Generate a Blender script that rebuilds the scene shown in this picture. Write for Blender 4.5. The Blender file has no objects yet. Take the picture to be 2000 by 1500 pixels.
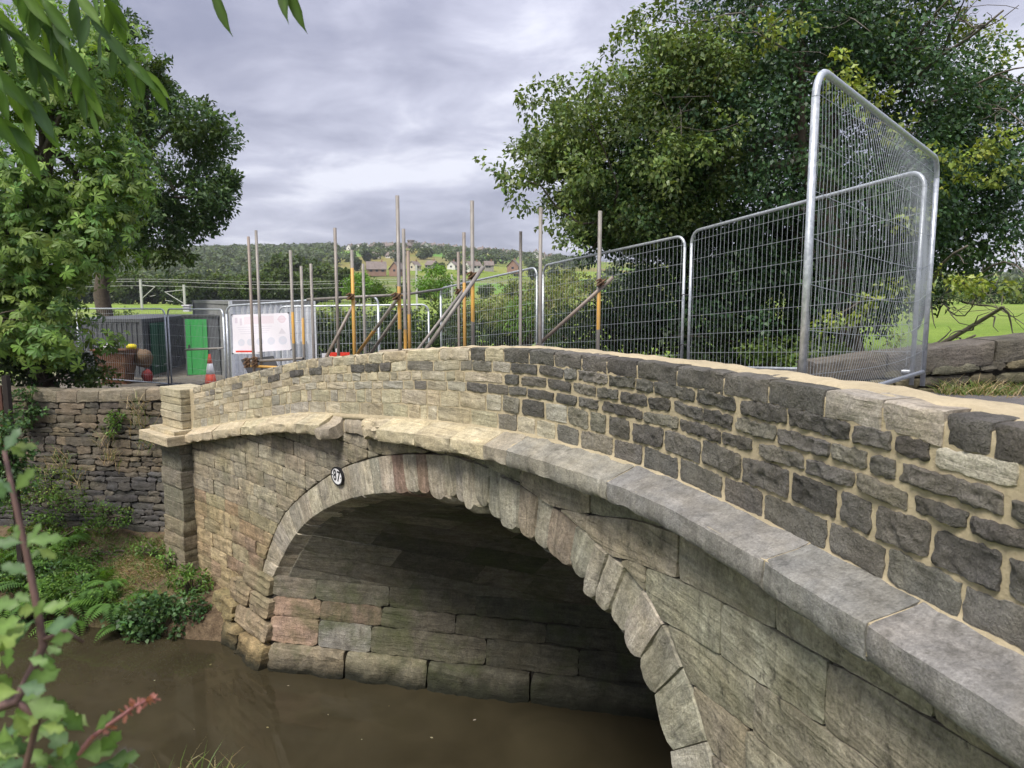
import bpy, math, random
import numpy as np
from mathutils import Vector, Matrix, noise as mnoise

random.seed(7)
RNG = np.random.default_rng(11)
scene = bpy.context.scene
COL = scene.collection
R = math.radians

# ------------------------------------------------------------------ camera
EYE = 5.9            # metres above the canal water (water = 0)
PITCH = R(6.9)
cam_d = bpy.data.cameras.new('camera')
cam_d.sensor_width = 36.0
cam_d.lens = 25.2
cam_d.clip_start = 0.05
cam_d.clip_end = 6000
cam_d.dof.use_dof = True
cam_d.dof.focus_distance = 7.5
cam_d.dof.aperture_fstop = 7.0
cam = bpy.data.objects.new('camera', cam_d)
cam.location = (0, 0, EYE)
cam.rotation_euler = (R(90) - PITCH, 0, 0)
COL.objects.link(cam)
scene.camera = cam

# ------------------------------------------------------------------ world: overcast sky with a layered cloud deck
SUN_EL, SUN_AZ = R(56), R(215)       # azimuth clockwise from +Y : behind the camera, to the left
world = bpy.data.worlds.new('World')
scene.world = world
world.use_nodes = True
wn, wl = world.node_tree.nodes, world.node_tree.links
wn.clear()
def wnode(t, **kw):
    n = wn.new(t)
    for k, v in kw.items():
        setattr(n, k, v)
    return n
def wmath(op, a, b=None, c=None):
    n = wnode('ShaderNodeMath', operation=op)
    for i, v in enumerate((a, b, c)):
        if v is None: continue
        if isinstance(v, (int, float)): n.inputs[i].default_value = v
        else: wl.new(v, n.inputs[i])
    return n.outputs[0]
out = wnode('ShaderNodeOutputWorld')
tc = wnode('ShaderNodeTexCoord')
sep = wnode('ShaderNodeSeparateXYZ'); wl.new(tc.outputs['Generated'], sep.inputs[0])
zc = wmath('ADD', wmath('MAXIMUM', sep.outputs[2], 0.0), 0.24)
cx = wmath('DIVIDE', sep.outputs[0], zc); cy = wmath('DIVIDE', sep.outputs[1], zc)
comb = wnode('ShaderNodeCombineXYZ'); wl.new(cx, comb.inputs[0]); wl.new(cy, comb.inputs[1])
def wnoise(scale, detail, rough, dist, off):
    mp = wnode('ShaderNodeMapping'); mp.inputs['Location'].default_value = off
    mp.inputs['Scale'].default_value = (1.0, 1.15, 1.0)
    wl.new(comb.outputs[0], mp.inputs[0])
    n = wnode('ShaderNodeTexNoise'); n.inputs['Scale'].default_value = scale
    n.inputs['Detail'].default_value = detail; n.inputs['Roughness'].default_value = rough
    n.inputs['Distortion'].default_value = dist
    wl.new(mp.outputs[0], n.inputs['Vector']); return n.outputs['Fac']
big = wnoise(1.05, 2.0, .5, .3, (3.3, 1.7, 0))
mid = wnoise(3.3, 8.0, .56, .28, (8.1, 2.2, 4.0))
fac = wmath('ADD', wmath('MULTIPLY', big, .55), wmath('MULTIPLY', mid, .45))
ramp = wnode('ShaderNodeValToRGB')
el = ramp.color_ramp.elements
el[0].position = .36; el[0].color = (.285, .298, .40, 1)
el[1].position = .63; el[1].color = (.78, .79, .885, 1)
e = el.new(.45); e.color = (.385, .395, .50, 1)
e = el.new(.55); e.color = (.55, .56, .675, 1)
wl.new(fac, ramp.inputs[0])
# an overcast sky is about three times brighter overhead than at the horizon
zz0 = wmath('MAXIMUM', sep.outputs[2], 0.0)
lum = wmath('MULTIPLY_ADD', wmath('MULTIPLY', zz0, zz0), 1.5, 0.86)
bgc = wnode('ShaderNodeBackground'); wl.new(ramp.outputs[0], bgc.inputs[0]); wl.new(wmath('MULTIPLY', lum, .375), bgc.inputs[1])
sky = wnode('ShaderNodeTexSky'); sky.sky_type = 'NISHITA'; sky.sun_disc = False
sky.sun_elevation = SUN_EL; sky.sun_rotation = SUN_AZ
bgs = wnode('ShaderNodeBackground'); wl.new(sky.outputs[0], bgs.inputs[0]); bgs.inputs[1].default_value = .05
mixw = wnode('ShaderNodeMixShader'); mixw.inputs[0].default_value = .93
wl.new(bgs.outputs[0], mixw.inputs[1]); wl.new(bgc.outputs[0], mixw.inputs[2]); wl.new(mixw.outputs[0], out.inputs[0])

# ------------------------------------------------------------------ sun through cloud
sl = bpy.data.lights.new('sun', 'SUN'); sl.energy = 1.5; sl.angle = R(22); sl.color = (1.0, .94, .83)
sun = bpy.data.objects.new('sun', sl); COL.objects.link(sun)
sdir = Vector((math.sin(SUN_AZ)*math.cos(SUN_EL), math.cos(SUN_AZ)*math.cos(SUN_EL), math.sin(SUN_EL)))
sun.rotation_euler = sdir.to_track_quat('Z', 'Y').to_euler()
sun.location = (0, 0, 40)

vs = scene.view_settings
vs.view_transform = 'Standard'; vs.look = 'None'; vs.gamma = 1; vs.use_curve_mapping = False
vs.exposure = 1.78
scene.cycles.max_bounces = 6
scene.cycles.diffuse_bounces = 3
scene.cycles.transparent_max_bounces = 8
scene.cycles.use_denoising = True
scene.cycles.use_adaptive_sampling = True
scene.cycles.adaptive_threshold = .02

# ------------------------------------------------------------------ helpers
def lin(r, g, b):
    f = lambda c: (c/255/12.92) if c/255 <= .04045 else ((c/255+.055)/1.055)**2.4
    return (f(r), f(g), f(b), 1)
def at(px, py, Y):
    """point of the place at forward distance Y measured along the sight line through a photo position"""
    x = (px-1000)/1400; y = -(py-750)/1400
    c, s = math.cos(PITCH), math.sin(PITCH)
    d = (x, c+y*s, -s+y*c); k = Y/d[1]
    return Vector((d[0]*k, Y, EYE+d[2]*k))
def tag(o, label=None, cat=None, group=None, kind=None):
    if label: o['label'] = label
    if cat: o['category'] = cat
    if group: o['group'] = group
    if kind: o['kind'] = kind
    return o
def empty(name, loc, label=None, cat=None, group=None):
    o = bpy.data.objects.new(name, None); o.location = loc; o.empty_display_size = .1
    COL.objects.link(o); tag(o, label, cat, group); return o
def setpar(o, parent):
    o.parent = parent
    o.matrix_parent_inverse = Matrix.Translation(-world_loc(parent))
def world_loc(o):
    l = Vector(o.location)
    return l
def mesh_np(name, V, F, mats=(), smooth=True, uv=None):
    me = bpy.data.meshes.new(name)
    V = np.asarray(V, np.float32); 
    if isinstance(F, np.ndarray):
        n, k = F.shape
        me.vertices.add(len(V)); me.vertices.foreach_set('co', V.ravel())
        me.loops.add(n*k); me.loops.foreach_set('vertex_index', F.astype(np.int32).ravel())
        me.polygons.add(n); me.polygons.foreach_set('loop_start', np.arange(0, n*k, k, dtype=np.int32))
        me.update(calc_edges=True)
    else:
        me.from_pydata([tuple(map(float, v)) for v in V], [], F)
    if smooth: me.polygons.foreach_set('use_smooth', np.ones(len(me.polygons), bool))
    if smooth == 'sharp': me.set_sharp_from_angle(angle=math.radians(36))
    for m in mats: me.materials.append(m)
    if uv is not None:
        lay = me.uv_layers.new(name='UVMap')
        li = np.empty(len(me.loops), np.int32); me.loops.foreach_get('vertex_index', li)
        lay.data.foreach_set('uv', np.asarray(uv, np.float32)[li].ravel())
    return me
def obj(name, me, parent=None, color=None):
    o = bpy.data.objects.new(name, me); COL.objects.link(o)
    if parent is not None:
        o.parent = parent
        M = Matrix.Translation(parent.location) if parent.parent is None else Matrix.Translation(parent.parent.location)
        o.matrix_parent_inverse = M.inverted() if parent.type == 'EMPTY' else Matrix.Identity(4)
    if color is not None: o.color = (color[0], color[1], color[2], 1)
    return o
class MB:
    """collects simple solids; build() links them as one mesh object in world space"""
    def __init__(s): s.v = []; s.f = []
    def add(s, V, F):
        b = len(s.v); s.v += [tuple(map(float, p)) for p in V]; s.f += [tuple(b+i for i in q) for q in F]
    def box(s, c, size, ax=None):
        c = Vector(c); h = [x/2 for x in size]
        A = ax or (Vector((1,0,0)), Vector((0,1,0)), Vector((0,0,1)))
        V = [c+A[0]*h[0]*i+A[1]*h[1]*j+A[2]*h[2]*k for k in (-1,1) for j in (-1,1) for i in (-1,1)]
        s.add(V, [(0,2,3,1),(4,5,7,6),(0,1,5,4),(2,6,7,3),(0,4,6,2),(1,3,7,5)])
    def tube(s, pts, r, n=8, cap=True):
        pts = [Vector(p) for p in pts]
        if isinstance(r, (int, float)): r = [r]*len(pts)
        b = len(s.v); up = None
        for i, p in enumerate(pts):
            d = (pts[min(i+1, len(pts)-1)]-pts[max(i-1, 0)]).normalized()
            if up is None:
                up = d.orthogonal().normalized()
            else:
                up = (up-d*up.dot(d)); up = up.normalized() if up.length > 1e-6 else d.orthogonal().normalized()
            w = d.cross(up)
            for k in range(n):
                a = 2*math.pi*k/n; q = p+(up*math.cos(a)+w*math.sin(a))*r[i]
                s.v.append((q.x, q.y, q.z))
        for i in range(len(pts)-1):
            for k in range(n):
                k2 = (k+1) % n
                s.f.append((b+i*n+k, b+i*n+k2, b+(i+1)*n+k2, b+(i+1)*n+k))
        if cap:
            s.f.append(tuple(b+k for k in range(n))[::-1]); e = b+(len(pts)-1)*n
            s.f.append(tuple(e+k for k in range(n)))
    def build(s, name, mat, parent=None, smooth=False, color=None):
        me = mesh_np(name, s.v, s.f, (mat,), smooth)
        return obj(name, me, parent, color)
def nz(p, f=1.0, o=0.0):
    return mnoise.noise(Vector((p[0]*f+o, p[1]*f+o*.7, p[2]*f-o*.3)))

# ------------------------------------------------------------------ materials
class NT:
    def __init__(s, name):
        s.m = bpy.data.materials.new(name); s.m.use_nodes = True
        s.n = s.m.node_tree.nodes; s.l = s.m.node_tree.links
        s.bsdf = s.n['Principled BSDF']; s.out = s.n['Material Output']
    def node(s, t, **kw):
        n = s.n.new(t)
        for k, v in kw.items(): setattr(n, k, v)
        return n
    def put(s, sock, v):
        if isinstance(v, (int, float)): sock.default_value = v
        elif isinstance(v, (tuple, list)): sock.default_value = v
        else: s.l.new(v, sock)
    def math(s, op, a, b=0.0, clamp=False):
        n = s.node('ShaderNodeMath', operation=op); n.use_clamp = clamp
        s.put(n.inputs[0], a); s.put(n.inputs[1], b); return n.outputs[0]
    def noise(s, vec, scale, detail=4, rough=.55, dist=0.0, sc=None):
        if sc is not None:
            mp = s.node('ShaderNodeMapping'); mp.inputs['Scale'].default_value = sc; s.l.new(vec, mp.inputs[0]); vec = mp.outputs[0]
        n = s.node('ShaderNodeTexNoise'); n.inputs['Scale'].default_value = scale; n.inputs['Detail'].default_value = detail
        n.inputs['Roughness'].default_value = rough; n.inputs['Distortion'].default_value = dist
        s.l.new(vec, n.inputs['Vector']); return n.outputs['Fac']
    def ramp(s, f, a, b, lo=0.0, hi=1.0):
        n = s.node('ShaderNodeMapRange'); n.inputs[1].default_value = a; n.inputs[2].default_value = b
        n.inputs[3].default_value = lo; n.inputs[4].default_value = hi; s.l.new(f, n.inputs[0]); return n.outputs[0]
    def mix(s, f, a, b, mode='MIX'):
        n = s.node('ShaderNodeMix', data_type='RGBA', blend_type=mode); n.clamp_factor = True
        s.put(n.inputs[0], f); s.put(n.inputs[6], a); s.put(n.inputs[7], b); return n.outputs[2]
    def scale(s, col, f):
        n = s.node('ShaderNodeVectorMath', operation='SCALE'); s.l.new(col, n.inputs[0]) if not isinstance(col, tuple) else setattr(n.inputs[0], 'default_value', col[:3])
        s.put(n.inputs['Scale'], f); return n.outputs[0]
    def bump(s, h, strength=.5, dist=.02, normal=None):
        n = s.node('ShaderNodeBump'); n.inputs['Strength'].default_value = strength; n.inputs['Distance'].default_value = dist
        s.l.new(h, n.inputs['Height'])
        if normal is not None: s.l.new(normal, n.inputs['Normal'])
        s.l.new(n.outputs[0], s.bsdf.inputs['Normal']); return n.outputs[0]
    def col(s, c): s.put(s.bsdf.inputs['Base Color'], c)
    def rough(s, r): s.put(s.bsdf.inputs['Roughness'], r)
    def spec(s, r): s.bsdf.inputs['Specular IOR Level'].default_value = r
    def objcoord(s): return s.node('ShaderNodeTexCoord').outputs['Object']

def stone_mat(name, strata=.3, grain=22, bump=.6, bdist=.02, moss=.0, spots=.0, var=.5, moss_col=(.075, .085, .03, 1), dirt_z=None, stsc=14, streak=0.0):
    t = NT(name)
    oi = t.node('ShaderNodeObjectInfo'); tcn = t.node('ShaderNodeTexCoord')
    sc = t.node('ShaderNodeVectorMath', operation='SCALE'); cb = t.node('ShaderNodeCombineXYZ')
    for i in range(3): t.l.new(oi.outputs['Random'], cb.inputs[i])
    t.l.new(cb.outputs[0], sc.inputs[0]); sc.inputs['Scale'].default_value = 71.0
    ad = t.node('ShaderNodeVectorMath', operation='ADD'); t.l.new(tcn.outputs['UV'], ad.inputs[0]); t.l.new(sc.outputs[0], ad.inputs[1])
    uv = ad.outputs[0]; ob = tcn.outputs['Object']
    n1 = t.noise(uv, 5, 7, .62, .4)
    n2 = t.noise(uv, 1.0, 5, .6, 1.2, sc=(1.6, stsc, 1))
    n3 = t.noise(ob, grain*3.2, 5, .7)
    n4 = t.noise(ob, grain, 6, .65, .3)
    f = t.math('MULTIPLY', t.ramp(n1, .25, .75, 1-var*.75, 1+var*.75), t.ramp(n2, .3, .7, 1-strata*.8, 1+strata*.55))
    f = t.math('MULTIPLY', f, t.ramp(n3, .28, .72, .66, 1.38))
    f = t.math('MULTIPLY', f, t.ramp(n4, .3, .7, .84, 1.14))
    c = t.scale(oi.outputs['Color'], f)
    # warm / cool drift inside a stone
    n5 = t.noise(ob, 3.1, 4, .6, .5)
    c = t.mix(t.ramp(n5, .35, .7, 0, .55), c, t.mix(1.0, c, (1.08, 1.0, .84, 1), 'MULTIPLY'))
    if moss > 0:
        n6 = t.noise(ob, 1.35, 6, .62, .6)
        c = t.mix(t.ramp(n6, .47, .72, 0, moss), c, moss_col)
    if spots > 0:
        n7 = t.noise(ob, 9, 6, .7, .8)
        n8 = t.noise(ob, 1.1, 3, .5)
        c = t.mix(t.math('MULTIPLY', t.ramp(n7, .55, .66, 0, spots), t.ramp(n8, .42, .6, .15, 1)), c, (.022, .021, .02, 1))
    if streak > 0:
        ns = t.noise(ob, 1.0, 6, .65, .4, sc=(13, 13, 1.3)); nb = t.noise(ob, 1.7, 4, .6, .3)
        c = t.mix(t.math('MULTIPLY', t.ramp(ns, .5, .68, 0, streak), t.ramp(nb, .42, .62, 0, 1)), c, (.045, .042, .034, 1))
    if dirt_z is not None:
        # dark wet tide line just above the water
        sp = t.node('ShaderNodeSeparateXYZ'); t.l.new(ob, sp.inputs[0])
        zz = t.math('ADD', sp.outputs[2], t.math('MULTIPLY', t.noise(ob, 3, 5, .65), .3))
        c = t.mix(t.ramp(zz, dirt_z[0], dirt_z[1], .95, 0), c, (.014, .015, .010, 1))
    t.col(c); t.rough(.9); t.spec(.25)
    h = t.math('ADD', t.math('MULTIPLY', n4, 1.0), t.math('MULTIPLY', n3, .45))
    h = t.math('ADD', h, t.math('MULTIPLY', n2, strata*2.2))
    h = t.math('ADD', h, t.math('MULTIPLY', n1, .7))
    t.bump(h, bump, bdist)
    return t.m
def simple_mat(name, col, rough=.7, metal=0.0, var=.25, nscale=9, bump=.15, bdist=.005, use_obj=False, spec=.4, col2=None, c2=(.5,.65)):
    t = NT(name); ob = t.objcoord()
    n = t.noise(ob, nscale, 6, .65, .3)
    if use_obj:
        oi = t.node('ShaderNodeObjectInfo'); base = oi.outputs['Color']; c = t.scale(base, t.ramp(n, .3, .7, 1-var, 1+var))
    else:
        c = t.scale(col, t.ramp(n, .3, .7, 1-var, 1+var))
    if col2 is not None:
        n2 = t.noise(ob, nscale*.6, 7, .7, .5)
        c = t.mix(t.ramp(n2, c2[0], c2[1], 0, 1), c, col2)
    t.col(c); t.rough(rough); t.bsdf.inputs['Metallic'].default_value = metal; t.spec(spec)
    if bump: t.bump(t.noise(ob, nscale*4, 4, .6), bump, bdist)
    return t.m
def leaf_mat(name, trans=.35, rough=.45, spec=.35):
    """colour comes from a per-leaf attribute; thin leaves let light through"""
    t = NT(name)
    at_ = t.node('ShaderNodeAttribute'); at_.attribute_name = 'tint'
    t.col(at_.outputs['Color']); t.rough(rough); t.spec(spec)
    tr = t.node('ShaderNodeBsdfTranslucent'); t.l.new(t.mix(1.0, at_.outputs['Color'], (1.5, 1.45, .6, 1), 'MULTIPLY'), tr.inputs[0])
    mx = t.node('ShaderNodeMixShader'); mx.inputs[0].default_value = trans
    t.l.new(t.bsdf.outputs[0], mx.inputs[1]); t.l.new(tr.outputs[0], mx.inputs[2]); t.l.new(mx.outputs[0], t.out.inputs[0])
    return t.m

M = {}
M['parapet'] = stone_mat('rockface_gritstone', strata=.16, grain=30, bump=1.0, bdist=.04, var=.55, spots=.25)
M['parapet_pale'] = stone_mat('pale_sandstone', strata=.42, grain=20, bump=.8, bdist=.018, var=.35, moss=.12, moss_col=(.24, .225, .14, 1), streak=.2)
M['ashlar'] = stone_mat('weathered_ashlar', strata=.42, grain=15, bump=.95, bdist=.022, var=.6, moss=.5, spots=.75, moss_col=(.115, .122, .062, 1), dirt_z=(.2, .55), streak=.55)
M['ring'] = stone_mat('voussoir_sandstone', strata=.5, grain=17, bump=.9, bdist=.02, var=.5, moss=.3, spots=.35, moss_col=(.15, .15, .09, 1), stsc=11, streak=.35)
M['soffit'] = stone_mat('soffit_sandstone', strata=.4, grain=16, bump=1.0, bdist=.022, var=.55, moss=.75, spots=.45, moss_col=(.062, .078, .026, 1), dirt_z=(.2, .5), streak=.6)
M['string'] = stone_mat('string_course_stone', strata=.2, grain=26, bump=.7, bdist=.016, var=.55, spots=.45, moss=.2, moss_col=(.12, .12, .085, 1), streak=.6)
M['rubble'] = stone_mat('rubble_stone', strata=.3, grain=18, bump=1.0, bdist=.02, var=.5, moss=.22, spots=.4)

def mortar_mat(name, col, dark):
    t = NT(name); ob = t.objcoord()
    n1 = t.noise(ob, 2.2, 6, .6, .4); n2 = t.noise(ob, 46, 6, .75); n3 = t.noise(ob, 11, 5, .6)
    c = t.scale(col, t.math('MULTIPLY', t.ramp(n1, .3, .7, .86, 1.12), t.math('MULTIPLY', t.ramp(n2, .3, .7, .86, 1.1), t.ramp(n3, .3, .7, .92, 1.08))))
    c = t.mix(t.ramp(t.noise(ob, 5.5, 6, .7, .5), .57, .72, 0, .5), c, dark)
    t.col(c); t.rough(.95); t.spec(.15)
    t.bump(t.math('ADD', t.math('MULTIPLY', n2, .8), n3), .7, .012)
    return t.m
M['mortar'] = mortar_mat('lime_mortar', (.415, .35, .235), (.27, .205, .125, 1))
M['joint'] = mortar_mat('dark_joint', (.050, .045, .038), (.02, .018, .015, 1))

# ================================================================== the bridge: plan line of its canal face
PS = np.arange(-2, 16.5, .02)
_th = np.radians(np.interp(PS, [-2, 1.0, 3.1, 5.7, 8.1, 9.8, 10.8, 11.5, 12.2, 13, 20], [52, 47.5, 43, 38, 36.3, 33, 25, 16.5, 13, 13, 13]))
_th = np.convolve(np.pad(_th, 20, mode='edge'), np.ones(41)/41, 'valid')
PX = np.cumsum(np.sin(_th))*.02; PY = np.cumsum(-np.cos(_th))*.02
_i0 = int(np.argmin(abs(PS))); PX += -5.98-PX[_i0]; PY += 13.2-PY[_i0]
NX, NY = np.cos(_th), np.sin(_th)               # points into the bridge
def face(s, z, off=0.0):
    s = np.asarray(s, float)
    x = np.interp(s, PS, PX)-off*np.interp(s, PS, NX)
    y = np.interp(s, PS, PY)-off*np.interp(s, PS, NY)
    return np.stack([x, y, np.broadcast_to(np.asarray(z, float), x.shape)], -1)
def smooth_tab(xs, ys, w=.8):
    g = np.arange(-2, 16.5, .02); v = np.interp(g, xs, ys); k = int(w/.02)|1
    v = np.convolve(np.pad(v, k//2, mode='edge'), np.ones(k)/k, 'valid')
    return lambda s: np.interp(s, g, v)
z_top = smooth_tab([-2, 0, 1.71, 4.2, 5.64, 7.23, 8.47, 9.46, 10.5, 11.3, 12, 12.9, 13.6, 16.5], [4.0, 4.217, 4.56, 5.0, 5.155, 5.317, 5.415, 5.458, 5.462, 5.472, 5.486, 5.50, 5.495, 5.45])
z_base = smooth_tab([-2, 0, 1.71, 4.2, 5.64, 7.23, 8.47, 9.46, 10.5, 11.3, 12, 12.9, 13.6, 16.5], [3.2, 3.454, 3.805, 4.253, 4.401, 4.567, 4.671, 4.728, 4.74, 4.76, 4.774, 4.79, 4.794, 4.75])
drop = smooth_tab([-2, 0, 4, 9, 10.5, 12, 16], [.1, .10, .11, .10, .09, .05, .05])
STR_H = .145
z_strb = lambda s: z_base(s)-drop(s)-STR_H-.02       # underside of the string course
# arch lines in (s, z)
_IS = [2.9, 3.27, 3.89, 4.47, 5.21, 5.95, 6.93, 7.68, 8.4, 9.0, 9.5, 10.1, 10.5, 10.85, 11.1, 11.3, 11.55, 11.75, 11.85, 11.9]
_IZ = [1.35, 1.80, 2.39, 2.77, 3.10, 3.37, 3.63, 3.78, 3.85, 3.86, 3.80, 3.67, 3.53, 3.35, 3.13, 2.93, 2.55, 2.05, 1.35, .05]
_ES = [2.48, 2.75, 3.08, 3.56, 4.57, 5.49, 6.32, 7.19, 7.86, 8.26, 8.73, 9.23, 9.58, 9.88, 10.19, 10.55, 10.91, 11.2, 11.54, 11.79, 12.1, 12.3, 12.42]
_EZ = [1.30, 1.80, 2.23, 2.70, 3.29, 3.70, 3.97, 4.16, 4.27, 4.31, 4.31, 4.26, 4.20, 4.15, 4.08, 4.01, 3.93, 3.80, 3.54, 3.28, 2.75, 2.05, .05]
def resample(a, b, n=201):
    a, b = np.array(a), np.array(b)
    # light smoothing by chaikin
    for _ in range(3):
        p = np.stack([a, b], 1); q = np.empty((2*len(p)-2, 2)); q[0::2] = .75*p[:-1]+.25*p[1:]; q[1::2] = .25*p[:-1]+.75*p[1:]
        p = np.vstack([p[:1], q, p[-1:]]); a, b = p[:, 0], p[:, 1]
    l = np.r_[0, np.cumsum(np.hypot(np.diff(a), np.diff(b)))]; t = np.linspace(0, l[-1], n)
    return np.interp(t, l, a), np.interp(t, l, b), l[-1]
FR = np.linspace(0, 1, 201)
I_S, I_Z, I_L = resample(_IS, _IZ)
E_S, E_Z, E_L = resample(_ES, _EZ)
# pair each intrados point with the extrados point its radial joint runs to
_pair = []
for k in range(201):
    t0 = np.array([I_S[min(k+3, 200)]-I_S[max(k-3, 0)], I_Z[min(k+3, 200)]-I_Z[max(k-3, 0)]]); t0 /= np.hypot(*t0)
    d = np.stack([E_S-I_S[k], E_Z-I_Z[k]], 1); _pair.append(int(np.argmin(abs(d @ t0)+1e-3*np.hypot(*d.T))))
_pair = np.maximum.accumulate(np.convolve(np.pad(np.array(_pair, float), 10, mode='edge'), np.ones(21)/21, 'valid'))
_lin = np.linspace(0, 200, 201); _w = np.clip((FR-.72)/.2, 0, 1)
_pair = np.maximum.accumulate(_pair*(1-_w)+(_lin*1.0)*_w)
_pair -= _pair[0]*np.clip(1-FR/.1, 0, 1); _pair = np.clip(_pair, 0, 200)
J_S = np.interp(_pair/200, FR, E_S); J_Z = np.interp(_pair/200, FR, E_Z)
def z_ext(s):
    return np.where((s > E_S[0]) & (s < E_S[-1]), np.interp(s, E_S, E_Z), -9.0)
AX = np.array([.975, -.222, 0.0])                 # axis of the skew barrel, into the bridge

# ------------------------------------------------------------------ a stone : subdivided, rounded, uneven, set into its wall
def stone2d(name, parent, mat, color, surf, A, B, off0=.0, bulge=.012, rough=.008, rfreq=9.0, jit=.008, rnd=.012, embed=.05, seed=0, uvswap=False, lay=0.0, floor_=None):
    nv, nu = A.shape
    U = np.linspace(-1, 1, nu)[None, :]; V = np.linspace(-1, 1, nv)[:, None]
    c = (np.abs(U)**7)*(np.abs(V)**7)
    A = A-c*rnd*np.sign(U); B = B-c*rnd*np.sign(V)
    J = np.array([[(nz((A[i, j]*1.0, B[i, j], seed*1.7), 9, 3.1)*.5+.9*nz((A[i, j]*1.0, B[i, j], seed*1.7), 34, 3.1), nz((A[i, j], B[i, j], seed*2.3), 9.4, 9.4)*.5+.9*nz((A[i, j], B[i, j], seed*2.3), 36, 9.4), nz((A[i, j], B[i, j], seed*3.1), rfreq*.6, 1.2)+.8-1.6*abs(nz((A[i, j], B[i, j], seed*2.1), rfreq, 4.2))+.45*nz((A[i, j], B[i, j], seed*1.3), rfreq*3.2, 5.1), nz((A[i, j]*1.5, B[i, j]*26, seed*3.7), 1.0, 5.5)) for j in range(nu)] for i in range(nv)])
    bord = np.clip(np.maximum(np.abs(U), np.abs(V)), 0, 1)**3
    A = A+J[..., 0]*jit*bord*1.6; B = B+J[..., 1]*jit*bord*1.6
    prof = np.sqrt(np.clip((1-.8*np.abs(U)**14)*(1-.8*np.abs(V)**14), 0, 1))
    off = off0+bulge*prof+rough*J[..., 2]*(.35+.65*prof)+lay*J[..., 3]*prof
    if floor_ is not None: off = np.maximum(off, off0+floor_)
    P = surf(A, B, off).reshape(-1, 3)
    idx = np.arange(nv*nu).reshape(nv, nu)
    F = [(idx[i, j], idx[i, j+1], idx[i+1, j+1], idx[i+1, j]) for i in range(nv-1) for j in range(nu-1)]
    ring = list(idx[0, :])+list(idx[1:, -1])+list(idx[-1, -2::-1])+list(idx[-2:0:-1, 0])
    Af, Bf = A.ravel(), B.ravel()
    P2 = surf(Af[ring], Bf[ring], np.full(len(ring), off0-embed))
    b = nv*nu; n = len(ring)
    F += [(ring[(k+1) % n], ring[k], b+k, b+(k+1) % n) for k in range(n)]
    F.append(tuple(b+k for k in range(n))[::-1])
    F = [tuple(int(q) for q in f) for f in F]
    uv = np.stack([Af, Bf], 1); uv = np.vstack([uv, uv[ring]])
    if uvswap: uv = uv[:, ::-1]
    me = mesh_np(name, np.vstack([P, P2]), F, (mat,), 'sharp', uv)
    return obj(name, me, parent, color)
def rect_grid(a0, a1, b0, b1, nu, nv):
    return np.meshgrid(np.linspace(a0, a1, nu), np.linspace(b0, b1, nv))
def jcol(c, v=.12, w=.03):
    k = 1+random.uniform(-v, v); w = min(w, .018)
    return tuple(max(.005, x*k*(1+random.uniform(-w, w))) for x in c)

bridge = empty('stone_bridge', (float(PX[_i0]), float(PY[_i0]), 0), 'old skew stone canal bridge with freshly repointed humped parapet and weathered arch', 'bridge')

# ------------------------------------------------------------------ parapet
PT = .42    # thickness
def strip(rows_fn, s0, s1, ds=.12):
    """sheet swept along the plan line; rows_fn(s) -> list of (off, z)"""
    ss = np.arange(s0, s1+1e-6, ds); V = []; 
    for s in ss:
        for (o, z) in rows_fn(s): V.append(face(s, z, o))
    k = len(rows_fn(s0)); F = []
    for i in range(len(ss)-1):
        for j in range(k-1): F.append((i*k+j, i*k+j+1, (i+1)*k+j+1, (i+1)*k+j))
    F.append(tuple(range(k))); F.append(tuple((len(ss)-1)*k+j for j in range(k))[::-1])
    return np.array(V), F
def par_rows(s):
    t, b = float(z_top(s)), float(z_base(s))
    w = .006*math.sin(s*9.1)+.005*math.sin(s*23.7)
    return [(-PT, b-.75), (-PT, b), (-PT, t-.03), (-PT+.02, t-.008+w), (-PT*.75, t+.012+w*.6), (-PT*.5, t+.016-w), (-PT*.28, t+.012+w), (-.10, t+.002-w), (-.03, t-.018), (.001, t-.03), (.001, t-.08), (.001, t-.2), (.001, (t+b)/2), (.001, b+.2), (.001, b+.06), (.004, b+.012), (.03, b-.012), (.03, b-.06), (-.1, b-.06)]
V, F = strip(par_rows, -.02, 16.2, .06)
_V = V.reshape(-1, len(par_rows(0)), 3)
for i in range(_V.shape[0]):
    for j in range(3, 17):
        p = _V[i, j]; _V[i, j, 2] += .009*nz(p, 5, 2)+.005*nz(p, 17, 4); k = .003*nz(p, 13, 8); _V[i, j, 0] -= k; _V[i, j, 1] -= k
parapet = obj('parapet', mesh_np('parapet', V, F, (M['mortar'],), True), bridge)
tag(parapet, 'humped parapet wall of rough stones in fresh cream mortar')
CO = [0, .145, .29, .43, .565, .785, 1.0]
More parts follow.
